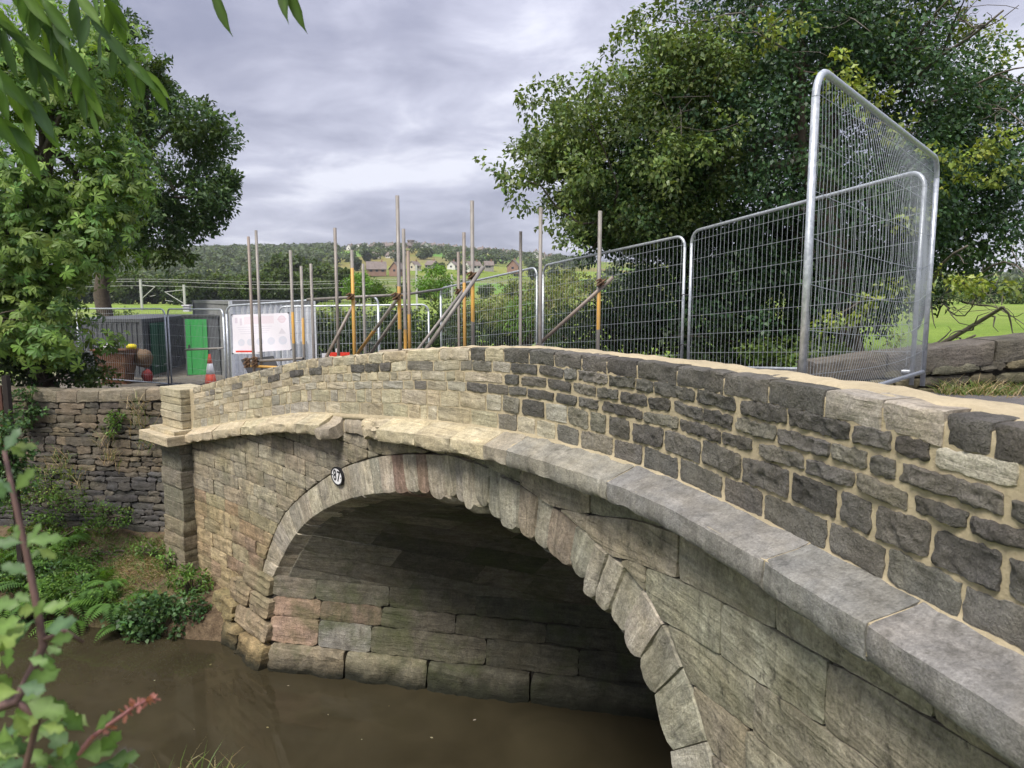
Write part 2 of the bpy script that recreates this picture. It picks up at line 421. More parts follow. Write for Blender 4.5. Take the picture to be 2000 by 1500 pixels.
RIGHT = {
1: [(8.46, 8.72), (8.72, 9.03), (9.03, 9.42), (9.42, 9.78), (9.78, 10.15), (10.15, 10.47), (10.47, 10.84), (10.84, 11.31), (11.31, 11.82), (11.82, 12.24), (12.24, 12.67), (12.67, 13.02), (13.02, 13.32), (13.32, 13.51), (13.51, 13.72)],
2: [(8.28, 8.49), (8.5, 8.83), (8.85, 9.13), (9.15, 9.54), (9.58, 9.91), (9.92, 10.09), (10.11, 10.48), (10.5, 10.82), (10.84, 11.04), (11.06, 11.51), (11.54, 11.94), (12.0, 12.4), (12.42, 12.84), (12.86, 13.07), (13.1, 13.26), (13.29, 13.61)],
3: [(8.36, 9.0), (9.05, 9.27), (9.31, 9.67), (9.7, 10.01), (10.05, 10.34), (10.35, 10.62), (10.65, 10.97), (10.99, 11.25), (11.29, 11.61), (11.62, 11.92), (11.96, 12.32), (12.34, 12.72), (12.74, 12.95), (12.97, 13.11), (13.13, 13.57)],
4: [(8.39, 8.74), (8.76, 9.1), (9.11, 9.38), (9.4, 9.78), (9.81, 10.09), (10.11, 10.37), (10.43, 10.92), (10.94, 11.34), (11.37, 11.81), (11.83, 12.12), (12.18, 12.55), (12.56, 12.88), (12.9, 13.18), (13.21, 13.44), (13.45, 13.66)],
5: [(8.27, 8.72), (8.74, 8.99), (9.01, 9.28), (9.32, 9.64), (9.67, 9.96), (9.98, 10.24), (10.27, 10.47), (10.51, 10.77), (10.81, 11.17), (11.2, 11.6), (11.62, 12.02), (12.04, 12.44), (12.47, 12.78), (12.81, 12.99), (13.02, 13.29), (13.31, 13.58)],
6: [(8.47, 8.92), (8.94, 9.24), (9.25, 9.51), (9.54, 9.8), (9.83, 10.12), (10.15, 10.56), (10.58, 10.92), (10.95, 11.35), (11.38, 11.84), (11.87, 12.23), (12.25, 12.73), (12.75, 13.08), (13.1, 13.44), (13.45, 13.73)]}
DARK_SPANS = [(2.99, 3.43), (3.85, 4.25), (4.43, 4.84), (5.73, 6.11), (6.13, 6.49), (6.53, 6.79)]
DARK = (.128, .123, .113); DARK2 = (.17, .164, .148); PALE = (.38, .345, .265); PALE2 = (.43, .385, .28); BUFF = (.36, .315, .225); OLIVE = (.34, .32, .23); GREY = (.315, .295, .25)
def face_surf(A, B, off): return face(A, B, off)
def coping_stone(s0, s1, color, mat, seed):
    """front face and top of one coping stone"""
    n = 9 if s1-s0 < .3 else 13
    dep = random.uniform(.07, .2) if s0 > 8.6 else random.uniform(.02, .05)
    prof = [(-.05, .112), (.006, .110), (.012, .085), (.012, .055), (.012, .028), (.012, .006), (.006, -.004), (-.02, -.007), (-dep*.6, -.010), (-dep, -.008), (-dep-.01, .05)]
    V = []; uv = []
    for i, (o, dz) in enumerate(prof):
        for k in range(n):
            u = k/(n-1); s = s0+.010+(s1-s0-.020)*u; e = min(u, 1-u)*(s1-s0)
            end = .4*max(0, 1-e/.018)**2
            zt = float(z_top(s)); q = (s, i*.03, seed)
            oo = o+(.010*nz(q, 13, 1)+.010*nz(q, 34, 2))*(1 if 0 < i < len(prof)-1 else 0)-end*.008*(1 if 0 < i < len(prof)-1 else 0)
            z = zt-dz+.008*nz((s, seed, i*.02), 8, 4)-end*.006
            if i in (0, 1): z += .010*nz((s, seed, 0), 9, 7)
            if i >= 8: oo += .05*nz((s, seed, 2.0), 7, 3)
            V.append(face(s, z, oo)); uv.append((s, z-o))
    F = []
    for i in range(len(prof)-1):
        for k in range(n-1): F.append((i*n+k, (i+1)*n+k, (i+1)*n+k+1, i*n+k+1))
    F.append(tuple(i*n for i in range(len(prof)))); F.append(tuple(i*n+n-1 for i in range(len(prof)))[::-1])
    return obj('stone', mesh_np('stone', V, F, (mat,), 'sharp', uv), parapet, color)
seed = 0
for c in range(1, 7):
    spans = []
    s = .06+random.uniform(0, .2)
    first = RIGHT[c][0][0]
    while s < first-.12:
        if c == 2:
            hit = [d for d in DARK_SPANS if d[0]-.05 <= s <= d[1]-.05]
            if hit:
                spans.append((s, hit[0][1], 'd')); s = hit[0][1]+.025; continue
            nxt = [d[0] for d in DARK_SPANS if d[0] > s]
            lim = nxt[0] if nxt else 99
        else: lim = 99
        L = random.choice([random.uniform(.13, .3), random.uniform(.25, .62)]) if c > 1 else random.uniform(.28, .7)
        e2 = min(s+L, first-.02, lim-.02)
        if first-e2 < .15: e2 = first-.02
        if e2-s > .07: spans.append((s, e2, 'p'))
        s = e2+.025
    spans += [(a, b, 'r') for a, b in RIGHT[c]]
    s = RIGHT[c][-1][1]+.03
    while s < 16.0:
        L = random.uniform(.2, .5); spans.append((s, s+L, 'r')); s += L+.03
    for (a, b, k) in spans:
        seed += 1
        mid = (a+b)/2
        if k == 'd' : col, mt = jcol(DARK, .2), M['parapet']
        elif mid > 9.15+random.uniform(-.85, .65)+(.25 if c >= 5 else 0) or (c <= 1 and mid > 9.2+random.uniform(-.3, .3)):
            col, mt = jcol(random.choice([DARK, DARK, DARK, DARK2, DARK]), .22, .04), M['parapet']
            if c == 6: col = jcol(DARK2, .15)
            if c >= 5 and mid < 10.4 and random.random() < .7: col = jcol((.22, .21, .175), .15)
            if c in (2, 3, 4) and mid < 10.2 and random.random() < .4: col = jcol((.185, .178, .155), .15)
            if c in (3, 4) and random.random() < .25: col = jcol((.19, .182, .155), .15)
        else:
            col, mt = jcol(random.choice([PALE, PALE, PALE2, GREY, BUFF, OLIVE if c >= 5 else PALE]), .14, .03), M['parapet_pale']
            if random.random() < (.05 if mid < 7 else .15) and c in (2, 4): col = jcol((.16, .15, .13), .2)
        if c == 1 and 12.66 < mid < 13.31: col, mt = jcol((.30, .275, .235), .06), M['parapet_pale']
        if c == 2 and 13.28 < mid < 13.62: col, mt = jcol((.34, .325, .28), .05), M['parapet_pale']
        if c == 1:
            coping_stone(a, b, col, mt, seed); continue
        f0, f1 = CO[c-1], CO[c]
        g = .0095 if mid > 9 else .006
        H = .75 if mid < 8 else .71
        ga = g/H
        lo, hi = f1-ga, f0+ga
        if k == 'r' and c < 6:
            lo -= random.uniform(0, .010); hi += random.uniform(0, .006)
        L = b-a; big = mid > 10
        nu = max(7, int(L/(.014 if big else .035))); nv = 13 if big else 7
        nu = min(nu, 34)
        ss = np.linspace(a+.004, b-.004, nu)
        tilt = random.uniform(-.008, .008)
        A = np.repeat(ss[None, :], nv, 0)
        fr = np.linspace(lo, hi, nv)[:, None]
        zt, zb = z_top(ss)[None, :], z_base(ss)[None, :]
        B = zt-(zt-zb)*fr+tilt*np.linspace(-1, 1, nu)[None, :]
        rk = mt == M['parapet']
        smooth6 = c == 6 and mid > 9.5
        eroded = (not rk) and random.random() < .3
        stone2d('stone', parapet, mt, col, face_surf, A, B, off0=.005, bulge=.003 if rk else .002, rough=(.005 if smooth6 else .015) if rk else .004,
                rfreq=14, jit=.0075 if rk else .006, rnd=.004 if rk else .003, embed=.04, seed=seed, lay=.016 if eroded else (.004 if rk else .003), floor_=.001)

# ------------------------------------------------------------------ string course
def sc_rows(s):
    p = .232 if s > 6.9 else (.13 if s < 2.2 else (.09 if s < 5.4 else .02))
    return [(.0, z_base(s)-.004), (p, z_base(s)-drop(s)*1.02-.006), (p, z_base(s)-drop(s)-STR_H+.012), (.0, z_strb(s)+.03), (-.05, z_strb(s)+.03)]
V, F = strip(sc_rows, -.02, 16.2, .1)
string = obj('string_course', mesh_np('string_course', V, F, (M['mortar'],), 'sharp'), bridge)
tag(string, 'projecting string course of long dressed slabs, broken in the middle')
def string_block(s0, s1, proj, color, seed, mat=None, dz=0.0, wear=.012, h=STR_H, endcut=(0, 0), par=None):
    n = max(7, int((s1-s0)/.05))
    prof = [(-.01, .012), (proj*.3, -.1), (proj*.62, -.2), (proj*.9, -.3), (proj*.985, -.36), (proj, -.52), (proj*1.0, -.75), (proj*.985, -.92), (proj*.94, -1.0), (proj*.55, -1.02), (-.02, -1.0)]
    V = []; uv = []
    for i, (o, q) in enumerate(prof):
        for k in range(n):
            u = k/(n-1); s = s0+.006+(s1-s0-.012)*u
            e = min(u, 1-u)*(s1-s0); end = max(0, 1-e/.02)**2
            cut = 1-endcut[0]*max(0, 1-u/.22)**1.2-endcut[1]*max(0, 1-(1-u)/.22)**1.2
            dr = float(drop(s)); zb = float(z_base(s))
            # q: 0 .. -.3 runs down the sloping top, -.3 .. -1 down the front
            z = zb+(dr*q/.3 if q > -.3 else -dr-(abs(q)-.3)/.7*h) if q < 0 else zb+q
            p = (s*1.0, q*1.3, seed)
            oo = o*cut-end*.006*(o > .1)+(.010*nz(p, 5, 1)+.007*nz(p, 14, 2))*(o > .05)*wear/.012
            z += (.005*nz(p, 6, 5)+.004*nz(p, 15, 6))*wear/.012+dz*(o > .05)
            if i in (7, 8, 9): z += .016*nz((s, seed, 0), 4.5, 3)*wear/.012-.01*abs(nz((s, seed, 3), 11, 2))
            V.append(face(s, z, oo)); uv.append((s, z*.6-o))
    F = []
    for i in range(len(prof)-1):
        for k in range(n-1): F.append((i*n+k, (i+1)*n+k, (i+1)*n+k+1, i*n+k+1))
    F.append(tuple(i*n for i in range(len(prof)))); F.append(tuple(i*n+n-1 for i in range(len(prof)))[::-1])
    return obj('slab', mesh_np('slab', V, F, (mat or M['string'],), 'sharp', uv), par or string, color)
SG = (.20, .196, .187); SP = (.42, .365, .26); SM = (.30, .27, .215)
for i, (a, b, p, c, w, dz, ec) in enumerate([
        (.1, 1.2, .20, SP, .016, 0, (0, 0)), (1.2, 2.2, .18, SP, .02, 0, (0, .2)), (2.2, 3.05, .15, SP, .03, 0, (.1, .2)),
        (3.05, 4.5, .27, SP, .016, -.01, (0, 0)), (4.5, 5.2, .27, SP, .02, -.01, (0, .1)), (5.21, 5.5, .30, SM, .03, -.06, (.0, .25)), (5.55, 6.1, .05, SM, .06, -.03, (.2, .5)), (6.1, 6.85, .13, SP, .05, 0, (.6, .0)),
        (6.86, 7.75, .25, SP, .014, 0, (0, 0)), (7.75, 8.45, .25, SP, .012, 0, (0, 0)), (8.45, 9.05, .25, SP, .012, 0, (0, 0)), (9.05, 9.42, .25, SM, .014, 0, (0, 0)),
        (9.42, 10.86, .25, (.245, .23, .20), .013, 0, (0, 0)), (10.86, 12.62, .25, SG, .008, 0, (0, 0)), (12.62, 13.28, .25, SG, .008, 0, (0, 0)), (13.28, 14.5, .25, SG, .008, 0, (0, 0)), (14.5, 15.6, .25, SG, .008, 0, (0, 0))]):
    string_block(a, b, p, jcol(c, .06, .015), 300+i, dz=dz, wear=w, endcut=ec, mat=M['parapet_pale'] if c is SP else None)

# ------------------------------------------------------------------ spandrel walls
def sp_rows(s):
    zb = max(float(z_ext(np.array(s))), -.6)
    zt = float(z_strb(s))+.05
    zb = min(zb+.02, zt-.01)
    return [(-.02, zt), (-.02, (zt+zb)/2), (-.02, zb)]
V, F = strip(sp_rows, -.5, 16.2, .04)
spandrel = obj('spandrel_wall', mesh_np('spandrel_wall', V, F, (M['joint'],), False), bridge)
tag(spandrel, 'weathered ashlar spandrel wall with dark open joints')
def sp_color(s, z):
    r = random.random()
    if s < 4.5 and z < 2.3:
        return jcol(random.choice([(.33, .26, .16), (.29, .255, .165), (.27, .20, .14), (.31, .235, .15), (.35, .285, .18)]), .14, .04)
    if s < 8: return jcol(random.choice([(.315, .28, .215), (.275, .248, .195), (.335, .29, .215), (.295, .255, .195)]), .14, .03)
    return jcol(random.choice([(.315, .285, .225), (.28, .255, .20), (.31, .275, .21), (.275, .26, .205), (.29, .255, .20)]), .14, .03)
def spandrel_course(zlo, zhi, s0, s1, Lr):
    """zlo, zhi: functions of s; stones are trimmed against the arch ring and the string course"""
    global seed
    s = s0
    while s < s1-.05:
        L = random.uniform(*Lr); e = min(s+L, s1)
        if s1-e < .15: e = s1
        ss = np.linspace(s+.003, e-.003, max(6, min(22, int((e-s)/.04))))
        lo = np.maximum(zlo(ss)+.003, z_ext(ss)+.008); hi = np.minimum(zhi(ss)-.003, z_strb(ss)+.02)
        ok = (hi-lo) > .03
        # longest run of usable columns
        best = None; st = None
        for k, f in enumerate(list(ok)+[False]):
            if f and st is None: st = k
            if not f and st is not None:
                if best is None or k-st > best[1]-best[0]: best = (st, k)
                st = None
        s_next = e
        if best and ss[best[1]-1]-ss[best[0]] > .05:
            a, b = ss[best[0]], ss[best[1]-1]
            n = max(6, min(20, int((b-a)/.05)))
            q = np.linspace(a, b, n)
            lo = np.maximum(zlo(q)+.003, z_ext(q)+.008); hi = np.minimum(zhi(q)-.003, z_strb(q)+.02)
            hi = np.maximum(hi, lo+.012)
            nv = 7
            A = np.repeat(q[None, :], nv, 0); B = lo[None, :]+(hi-lo)[None, :]*np.linspace(0, 1, nv)[:, None]
            seed += 1
            zc = float(B.mean()); er = a < 4.5 and zc < 1.9
            stone2d('stone', spandrel, M['ashlar'], sp_color(a, zc), face_surf, A, B, off0=random.uniform(-.008, .008), bulge=.010, rough=.009 if not er else .016, rfreq=7,
                    jit=.004 if not er else .010, rnd=.008, embed=.04, seed=seed, lay=.018 if er else .004)
        s = s_next
# left of and over the arch: level courses; right of it the courses rise toward the abutment
zz = -.35
random.seed(21)
hs = [.30, .28, .26, .30, .27, .25, .29, .24, .26, .24, .27, .23, .25, .22, .24, .22, .25, .25, .24]
for h in hs:
    lo, hi = zz, zz+h
    spandrel_course((lambda v: (lambda s: np.full_like(s, v)))(lo), (lambda v: (lambda s: np.full_like(s, v)))(hi), -.02+random.uniform(-.1, 0), 9.3, (.35, .95))
    zz += h
def rise(v): return lambda s: v+.13*np.maximum(0, s-9.3)*np.clip((s-9.3)/1.5, 0, 1)-.03*np.maximum(0, s-13)
zz = -.4
for h in [.36, .34, .36, .33, .35, .3, .34, .31, .33, .30, .32, .30, .32, .3, .32, .3]:
    spandrel_course(rise(zz), rise(zz+h), 9.3, 16.0, (.55, 1.25)); zz += h

# ------------------------------------------------------------------ arch ring
def ringpt(f, b):
    """b = 0 intrados .. 1 extrados, in (s, z)"""
    i_s, i_z = np.interp(f, FR, I_S), np.interp(f, FR, I_Z); e_s, e_z = np.interp(f, FR, J_S), np.interp(f, FR, J_Z)
    return i_s+(e_s-i_s)*b, i_z+(e_z-i_z)*b
V = []; F = []
for i, f in enumerate(np.linspace(0, 1, 121)):
    s0, z0 = ringpt(f, .08); s1, z1 = ringpt(f, 1.0)
    V += [face(s1, z1, -.09), face(s0, z0, -.09), face(s0, z0, -.09)+AX*.5]
    if i: F += [(3*i-3+j, 3*i-2+j, 3*i+1+j, 3*i+j) for j in (0, 1)]
ringcore = obj('arch_ring', mesh_np('arch_ring', V, F, (M['joint'],), True), bridge)
tag(ringcore, 'arch ring of tall weathered voussoirs with ragged lower ends on the right')
def voussoir(f0, f1, color, seed, ragged):
    nf = 7; fs = np.linspace(f0, f1, nf)
    rows = [('f', 1.0, -.05), ('f', .985, .0)]+[('f', b, 0) for b in (.9, .75, .6, .45, .3, .18, .08)]+[('e', .0, 0)]+[('s', t, 0) for t in (.03, .09, .2, .34, .40)]
    ext = random.uniform(-.05, .13)*ragged; lean = random.uniform(-.05, .05)*ragged
    proud = random.uniform(-.006, .012)+ragged*random.uniform(-.025, .03)
    V = []; uv = []
    for i, (k, b, ex) in enumerate(rows):
        for j, f in enumerate(fs):
            u = 2*j/(nf-1)-1; edge = abs(u)**6
            gap = .00045 if k != 'f' else .0003
            ff = f-np.sign(u)*edge*gap
            bb = b if k == 'f' else (0.0 if b < .38 or k == 'e' else .12)
            low = max(0, 1-bb/.35)
            bb2 = bb-(ext*low)*1.5+.17*ragged*low*abs(u)**3
            s, z = ringpt(ff, bb2)
            p = (ff*18, bb*.5+(b if k == 's' else 0), seed)
            n1 = nz(p, 3.2, 1)+.5*nz(p, 8.5, 3); lay = nz((ff*150, bb*1.0, seed), 1.0, 2)
            amp = .010+.020*ragged*(.4+low)
            d = proud-.006*edge+amp*n1*.8+(.003+.006*ragged)*lay
            # radial (toward the opening) direction in the face
            i_s, i_z = ringpt(ff, 0.0); e_s, e_z = ringpt(ff, 1.0)
            L = math.hypot(e_s-i_s, e_z-i_z); rs, rz = -(e_s-i_s)/L, -(e_z-i_z)/L
            if k == 'f':
                rr = max(0, 1-bb/.14)**2*.03*(1+ragged)
                P = face(s, z, d+ex-rr)
            elif k == 'e':
                P = face(s+rs*.0, z, d-.045*(1+ragged*.7))
            else:
                P = face(s+rs*.015*n1, z+rz*.015*n1, -.05)+AX*b
            V.append(P); uv.append((bb*.6-(b if k == 's' else 0), ff*I_L))
    n = nf; F = []
    for i in range(len(rows)-1):
        for j in range(n-1): F.append((i*n+j, (i+1)*n+j, (i+1)*n+j+1, i*n+j+1))
    F.append(tuple(i*n for i in range(len(rows)))); F.append(tuple(i*n+n-1 for i in range(len(rows)))[::-1])
    F = [f[::-1] for f in F]
    return obj('voussoir', mesh_np('voussoir', V, F, (M['ring'],), 'sharp', uv), ringcore, color)
random.seed(5)
f = 0.0; k = 0
while f < .995:
    w = random.uniform(.021, .03) if f < .40 else random.choice([random.uniform(.011, .016), random.uniform(.016, .026)]) if f < .72 else random.uniform(.024, .036)
    f1 = float(min(1.0, f+w))
    if 1-f1 < .012: f1 = 1.0
    rag = float(np.interp(f, [0, .33, .40, .48, .68, .78, 1], [.04, .06, .5, 1, .9, .45, .3]))
    c = random.choice([(.37, .335, .27), (.35, .315, .26), (.40, .36, .29), (.33, .31, .26)]) if f < .5 else random.choice([(.33, .31, .26), (.30, .28, .235), (.36, .34, .285), (.27, .225, .18), (.31, .30, .245)])
    if .36 < f < .5 and random.random() < .3: c = (.24, .175, .14)
    voussoir(f, f1, jcol(c, .13, .03), 500+k, rag); f = f1; k += 1

# ------------------------------------------------------------------ barrel and left abutment under the arch
BL = 8.6  # barrel drawn out beyond view to keep far-end light from the vault
V = []; F = []
fr_ = np.linspace(0, 1, 61)
for i, f in enumerate(fr_):
    s0, z0 = ringpt(f, .15); p = face(s0, z0, -.04)
    V += [p+AX*.3, p+AX*BL]
    if i: F.append((2*i-2, 2*i-1, 2*i+1, 2*i))
barrel = obj('arch_barrel', mesh_np('arch_barrel', V, F, (M['joint'],), True), bridge)
tag(barrel, 'soffit of the barrel laid in slanting courses, inner stones coloured darker as shade')
def barrel_surf(A, B, off):
    """A = distance along the barrel, B = arc length from the left springing"""
    f = np.clip(B/I_L, 0, 1); s, z = ringpt(f, .09); P = face(s, z, 0)
    e_s, e_z = ringpt(f, 1.0); i_s, i_z = ringpt(f, 0.0)
    N = face(i_s, i_z, 0)-face(e_s, e_z, 0); N = N/np.linalg.norm(N, axis=-1, keepdims=True)
    return P+AX*A[..., None]+N*off[..., None]
random.seed(9)
SL = .16     # slant of the courses
def soff_col(d): return jcol((.20, .188, .155), .2) if d < 1.2 else jcol(random.choice([(.115, .11, .092), (.09, .088, .073), (.135, .125, .105), (.08, .084, .06)]), .25, .03)  # stones past the mouth get darker colours standing in for vault shade
b0 = -1.0
while b0 < I_L*.62:
    h = random.uniform(.36, .52); t = .32-random.uniform(0, .3)
    while t < BL-.1:
        L = random.uniform(.8, 1.6); e = min(t+L, BL)
        q = np.linspace(max(t, .27)+.003, e-.003, 8)
        lo = np.maximum(b0+SL*(-q)+1.0, .02); hi = b0+h+SL*(-q)+1.0
        hi = np.maximum(hi, lo+.004)
        if q[-1]-q[0] > .1 and (hi-lo).max() > .05:
            A = np.repeat(q[None, :], 6, 0); B = (lo+.004)[None, :]+(hi-lo-.008)[None, :]*np.linspace(0, 1, 6)[:, None]
            seed += 1
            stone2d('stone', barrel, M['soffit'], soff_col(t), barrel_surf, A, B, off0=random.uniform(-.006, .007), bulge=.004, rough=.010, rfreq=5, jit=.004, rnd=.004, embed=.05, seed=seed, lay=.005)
        t = e
    b0 += h
# abutment wall below the springing, from the corner along the barrel
_c0 = face(np.array(2.9), 1.35, 0.0)
def abut_surf(A, B, off):
    P = np.empty(A.shape+(3,)); k = np.clip((1.45-B)/1.45, 0, 1)
    base = np.array([_c0[0]+.02, _c0[1], 0])
    n = np.array([-.222, -.975, 0.0])
    P[...] = base+AX*A[..., None]+n*(off+.30*k)[..., None]
    P[..., 2] = B
    return P
A, B = rect_grid(-.05, BL, -.6, 1.45, 2, 4)
P = abut_surf(A, B, np.full(A.shape, -.035)).reshape(-1, 3)
F = [(i*2, i*2+1, i*2+3, i*2+2) for i in range(3)]
abut = obj('abutment', mesh_np('abutment', P, F, (M['joint'],), False), bridge)
tag(abut, 'abutment wall of big blocks under the arch, standing in the water')
RED = (.27, .19, .145)
def course(z0, z1, spans, cols, off, rough, bul):
    global seed
    for (a, b), c in zip(spans, cols):
        A, B = rect_grid(a+.003, b-.003, z0+.003, z1-.003, max(8, int((b-a)/.06)), 9)
        seed += 1
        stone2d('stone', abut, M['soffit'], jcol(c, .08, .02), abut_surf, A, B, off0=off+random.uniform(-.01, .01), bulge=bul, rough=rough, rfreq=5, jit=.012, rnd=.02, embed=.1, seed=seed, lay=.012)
G1, G2, G3 = (.125, .117, .093), (.092, .088, .068), (.07, .07, .054)  # block colours step darker going inward, shade put into the stone colour
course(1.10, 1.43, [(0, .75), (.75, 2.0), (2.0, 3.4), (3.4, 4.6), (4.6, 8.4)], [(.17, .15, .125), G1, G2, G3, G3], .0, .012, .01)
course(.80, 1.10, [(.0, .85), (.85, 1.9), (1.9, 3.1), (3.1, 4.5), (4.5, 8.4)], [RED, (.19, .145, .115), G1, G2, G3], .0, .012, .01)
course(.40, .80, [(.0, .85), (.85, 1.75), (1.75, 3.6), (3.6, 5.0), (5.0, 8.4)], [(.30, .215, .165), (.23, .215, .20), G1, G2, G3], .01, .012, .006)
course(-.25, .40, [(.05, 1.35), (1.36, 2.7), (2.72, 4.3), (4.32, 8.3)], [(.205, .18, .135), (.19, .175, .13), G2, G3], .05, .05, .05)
# corner quoins of the abutment on the canal face, below the ring
def quoin_surf(A, B, off):
    k = np.clip((1.45-B)/1.45, 0, 1)
    P = face(A, B, off+.30*k*np.clip((A+.2)/2.0, 0, 1)); return P
random.seed(31)
for (a, b, z0, z1) in [(1.95, 2.93, 1.06, 1.38), (2.3, 3.02, .72, 1.05), (1.5, 2.28, .70, 1.04), (1.9, 3.08, .36, .70), (1.0, 1.88, .34, .68), (.4, 1.3, -.1, .33), (1.32, 2.2, -.2, .34), (2.22, 3.12, -.3, .34)]:
    A, B = rect_grid(a+.004, b-.004, z0+.004, z1-.004, 14, 9); seed += 1
    low = z0 < .35
    stone2d('quoin', abut, M['ashlar'], jcol((.25, .20, .135) if not low else (.26, .20, .11), .12, .03), quoin_surf, A, B, off0=.03 if not low else .06, bulge=.02 if not low else .05, rough=.02 if not low else .06, rfreq=5, jit=.012 if not low else .03, rnd=.03, embed=.25, seed=seed, lay=.03)

# ------------------------------------------------------------------ pilaster and parapet pier at the far left end
T0 = np.array([math.sin(_th[_i0]), -math.cos(_th[_i0]), 0]); N0 = np.array([NX[_i0], NY[_i0], 0]); O0 = np.array([PX[_i0], PY[_i0], 0])
def pil_box(mb_name, parent, s0, s1, o0, o1, z0, z1, color, mat, seed, rough=.01, nz_=5):
    """a block of a pier: front, both returns and top, slightly uneven"""
    per = [(s0, o0), (s0, o1)]+[(s0+(s1-s0)*k/5, o1) for k in range(1, 5)]+[(s1, o1), (s1, (o0+o1)/2), (s1, o0)]
    cs, co_ = (s0+s1)/2, (o0+o1)/2
    V = []; uv = []
    lev = [0, .06, .3, .5, .7, .94, 1]
    for i, l in enumerate(lev):
        shr = .985 if i in (0, len(lev)-1) else 1.0
        for k, (s, o) in enumerate(per):
            s_, o_ = cs+(s-cs)*shr, (o if o == o0 else o0+(o-o0)*shr)
            z = z0+(z1-z0)*l
            p = (s, o, z+seed); d = rough*(nz(p, 6, 1)+.6*nz(p, 15, 2))*(o != o0)
            V.append(O0+T0*(s_+d*(1 if s == s1 else -1 if s == s0 else .2))-N0*(o_+d)+np.array([0, 0, z])); uv.append((s+o, z))
    n = len(per); F = []
    for i in range(len(lev)-1):
        for k in range(n-1): F.append((i*n+k, i*n+k+1, (i+1)*n+k+1, (i+1)*n+k))
    F.append(tuple(range(n))[::-1]); F.append(tuple((len(lev)-1)*n+k for k in range(n)))
    return obj(mb_name, mesh_np(mb_name, V, F, (mat,), 'sharp', uv), parent, color)
mb = MB(); ax = (Vector(T0), Vector(-N0), Vector((0, 0, 1)))
c_ = O0+T0*(-.42)-N0*(.0); mb.box((c_[0], c_[1], 1.7), (.72, .36, 3.1), ax)
pil = mb.build('pilaster', M['joint'], bridge); tag(pil, 'eroded stone pilaster at the left end of the bridge')
random.seed(17)
z = .35
for i, h in enumerate([.30, .26, .24, .26, .30, .33, .30, .33, .32, .30]):
    if z > 3.18: break
    z1 = min(z+h, 3.2); low = z < 1.5
    w = .05*max(0, (1.6-z))
    pil_box('block', pil, -.84-w*.5, -.02+w*.3, -.1, .24+w*.5+random.uniform(-.015, .015), z+.004, z1-.004, jcol((.235, .205, .145) if low else (.175, .165, .135), .1, .03), M['ashlar'], i*3.1, rough=.03 if low else .012)
    z = z1
pil_box('cap_slab', pil, -1.12, .12, -.12, .52, 3.2, 3.38, jcol(SP, .03), M['parapet_pale'], 3.3, rough=.012)
pil_box('cap_slab', pil, -.98, .06, -.12, .36, 3.38, 3.46, jcol(SP, .03), M['parapet_pale'], 6.3, rough=.02)
pz = 3.46
for i, h in enumerate([.16, .15, .14, .13, .17]):
    w = .0
    pil_box('pier_block', pil, -.86, -.01, -.40, .18+random.uniform(-.012, .012), pz+.004, pz+h-.004, jcol((.39, .35, .25), .07, .02), M['parapet_pale'], 9+i, rough=.014)
    pz += h

# ------------------------------------------------------------------ far side of the bridge: road deck and rear face
W2 = 5.4  # deck widened unseen to go with the barrel lengthened against the light
def deck_rows(s):
    t = float(z_top(s)); d = .46
    return [(-PT+.02, t-d), (-1.2, t-d-.02), (-2.3, t-d+.02), (-3.4, t-d-.02), (-W2, t-d-.05)]
V, F = strip(deck_rows, -2, 16.2, .25)
F = F[:-2]
t = NT('worn_asphalt'); ob = t.objcoord()
n1 = t.noise(ob, 90, 4, .7); n2 = t.noise(ob, 2.0, 5, .6, .4)
c = t.scale((.085, .08, .08), t.math('MULTIPLY', t.ramp(n1, .3, .7, .6, 1.5), t.ramp(n2, .3, .7, .8, 1.3)))
c = t.mix(t.ramp(t.noise(ob, 3.4, 6, .7), .55, .75, 0, .6), c, (.24, .20, .13, 1))
t.col(c); t.rough(.92); t.bump(n1, .5, .01); M['asphalt'] = t.m
road = obj('road', mesh_np('road', V, F, (M['asphalt'],), True)); tag(road, kind='structure')
V = []; F = []; k = 0
for s in np.arange(-2, 16.2, .2):
    z1 = float(z_top(s))-.50
    p = face(s, 0, -W2)
    # opening of the far arch follows the barrel
    zb = -.6
    V += [p+np.array([0, 0, zb]), p+np.array([0, 0, z1])]
    far_open = False
    u = p[0]*.222+p[1]*.975
    uL = _c0[0]*.222+_c0[1]*.975; pr = face(np.array(11.9), 0, 0); uR = pr[0]*.222+pr[1]*.975
    if uR < u < uL:
        # height of the intrados at this u
        us = PX*0.222+PY*.975
        si = np.interp(-u, -us, PS); V[-2] = p+np.array([0, 0, float(np.interp(si, I_S, I_Z))])
    if k: F.append((2*k-2, 2*k, 2*k+1, 2*k-1))
    k += 1
rear = obj('rear_face', mesh_np('rear_face', V, F, (M['rubble'],), False), bridge, (.18, .17, .14))

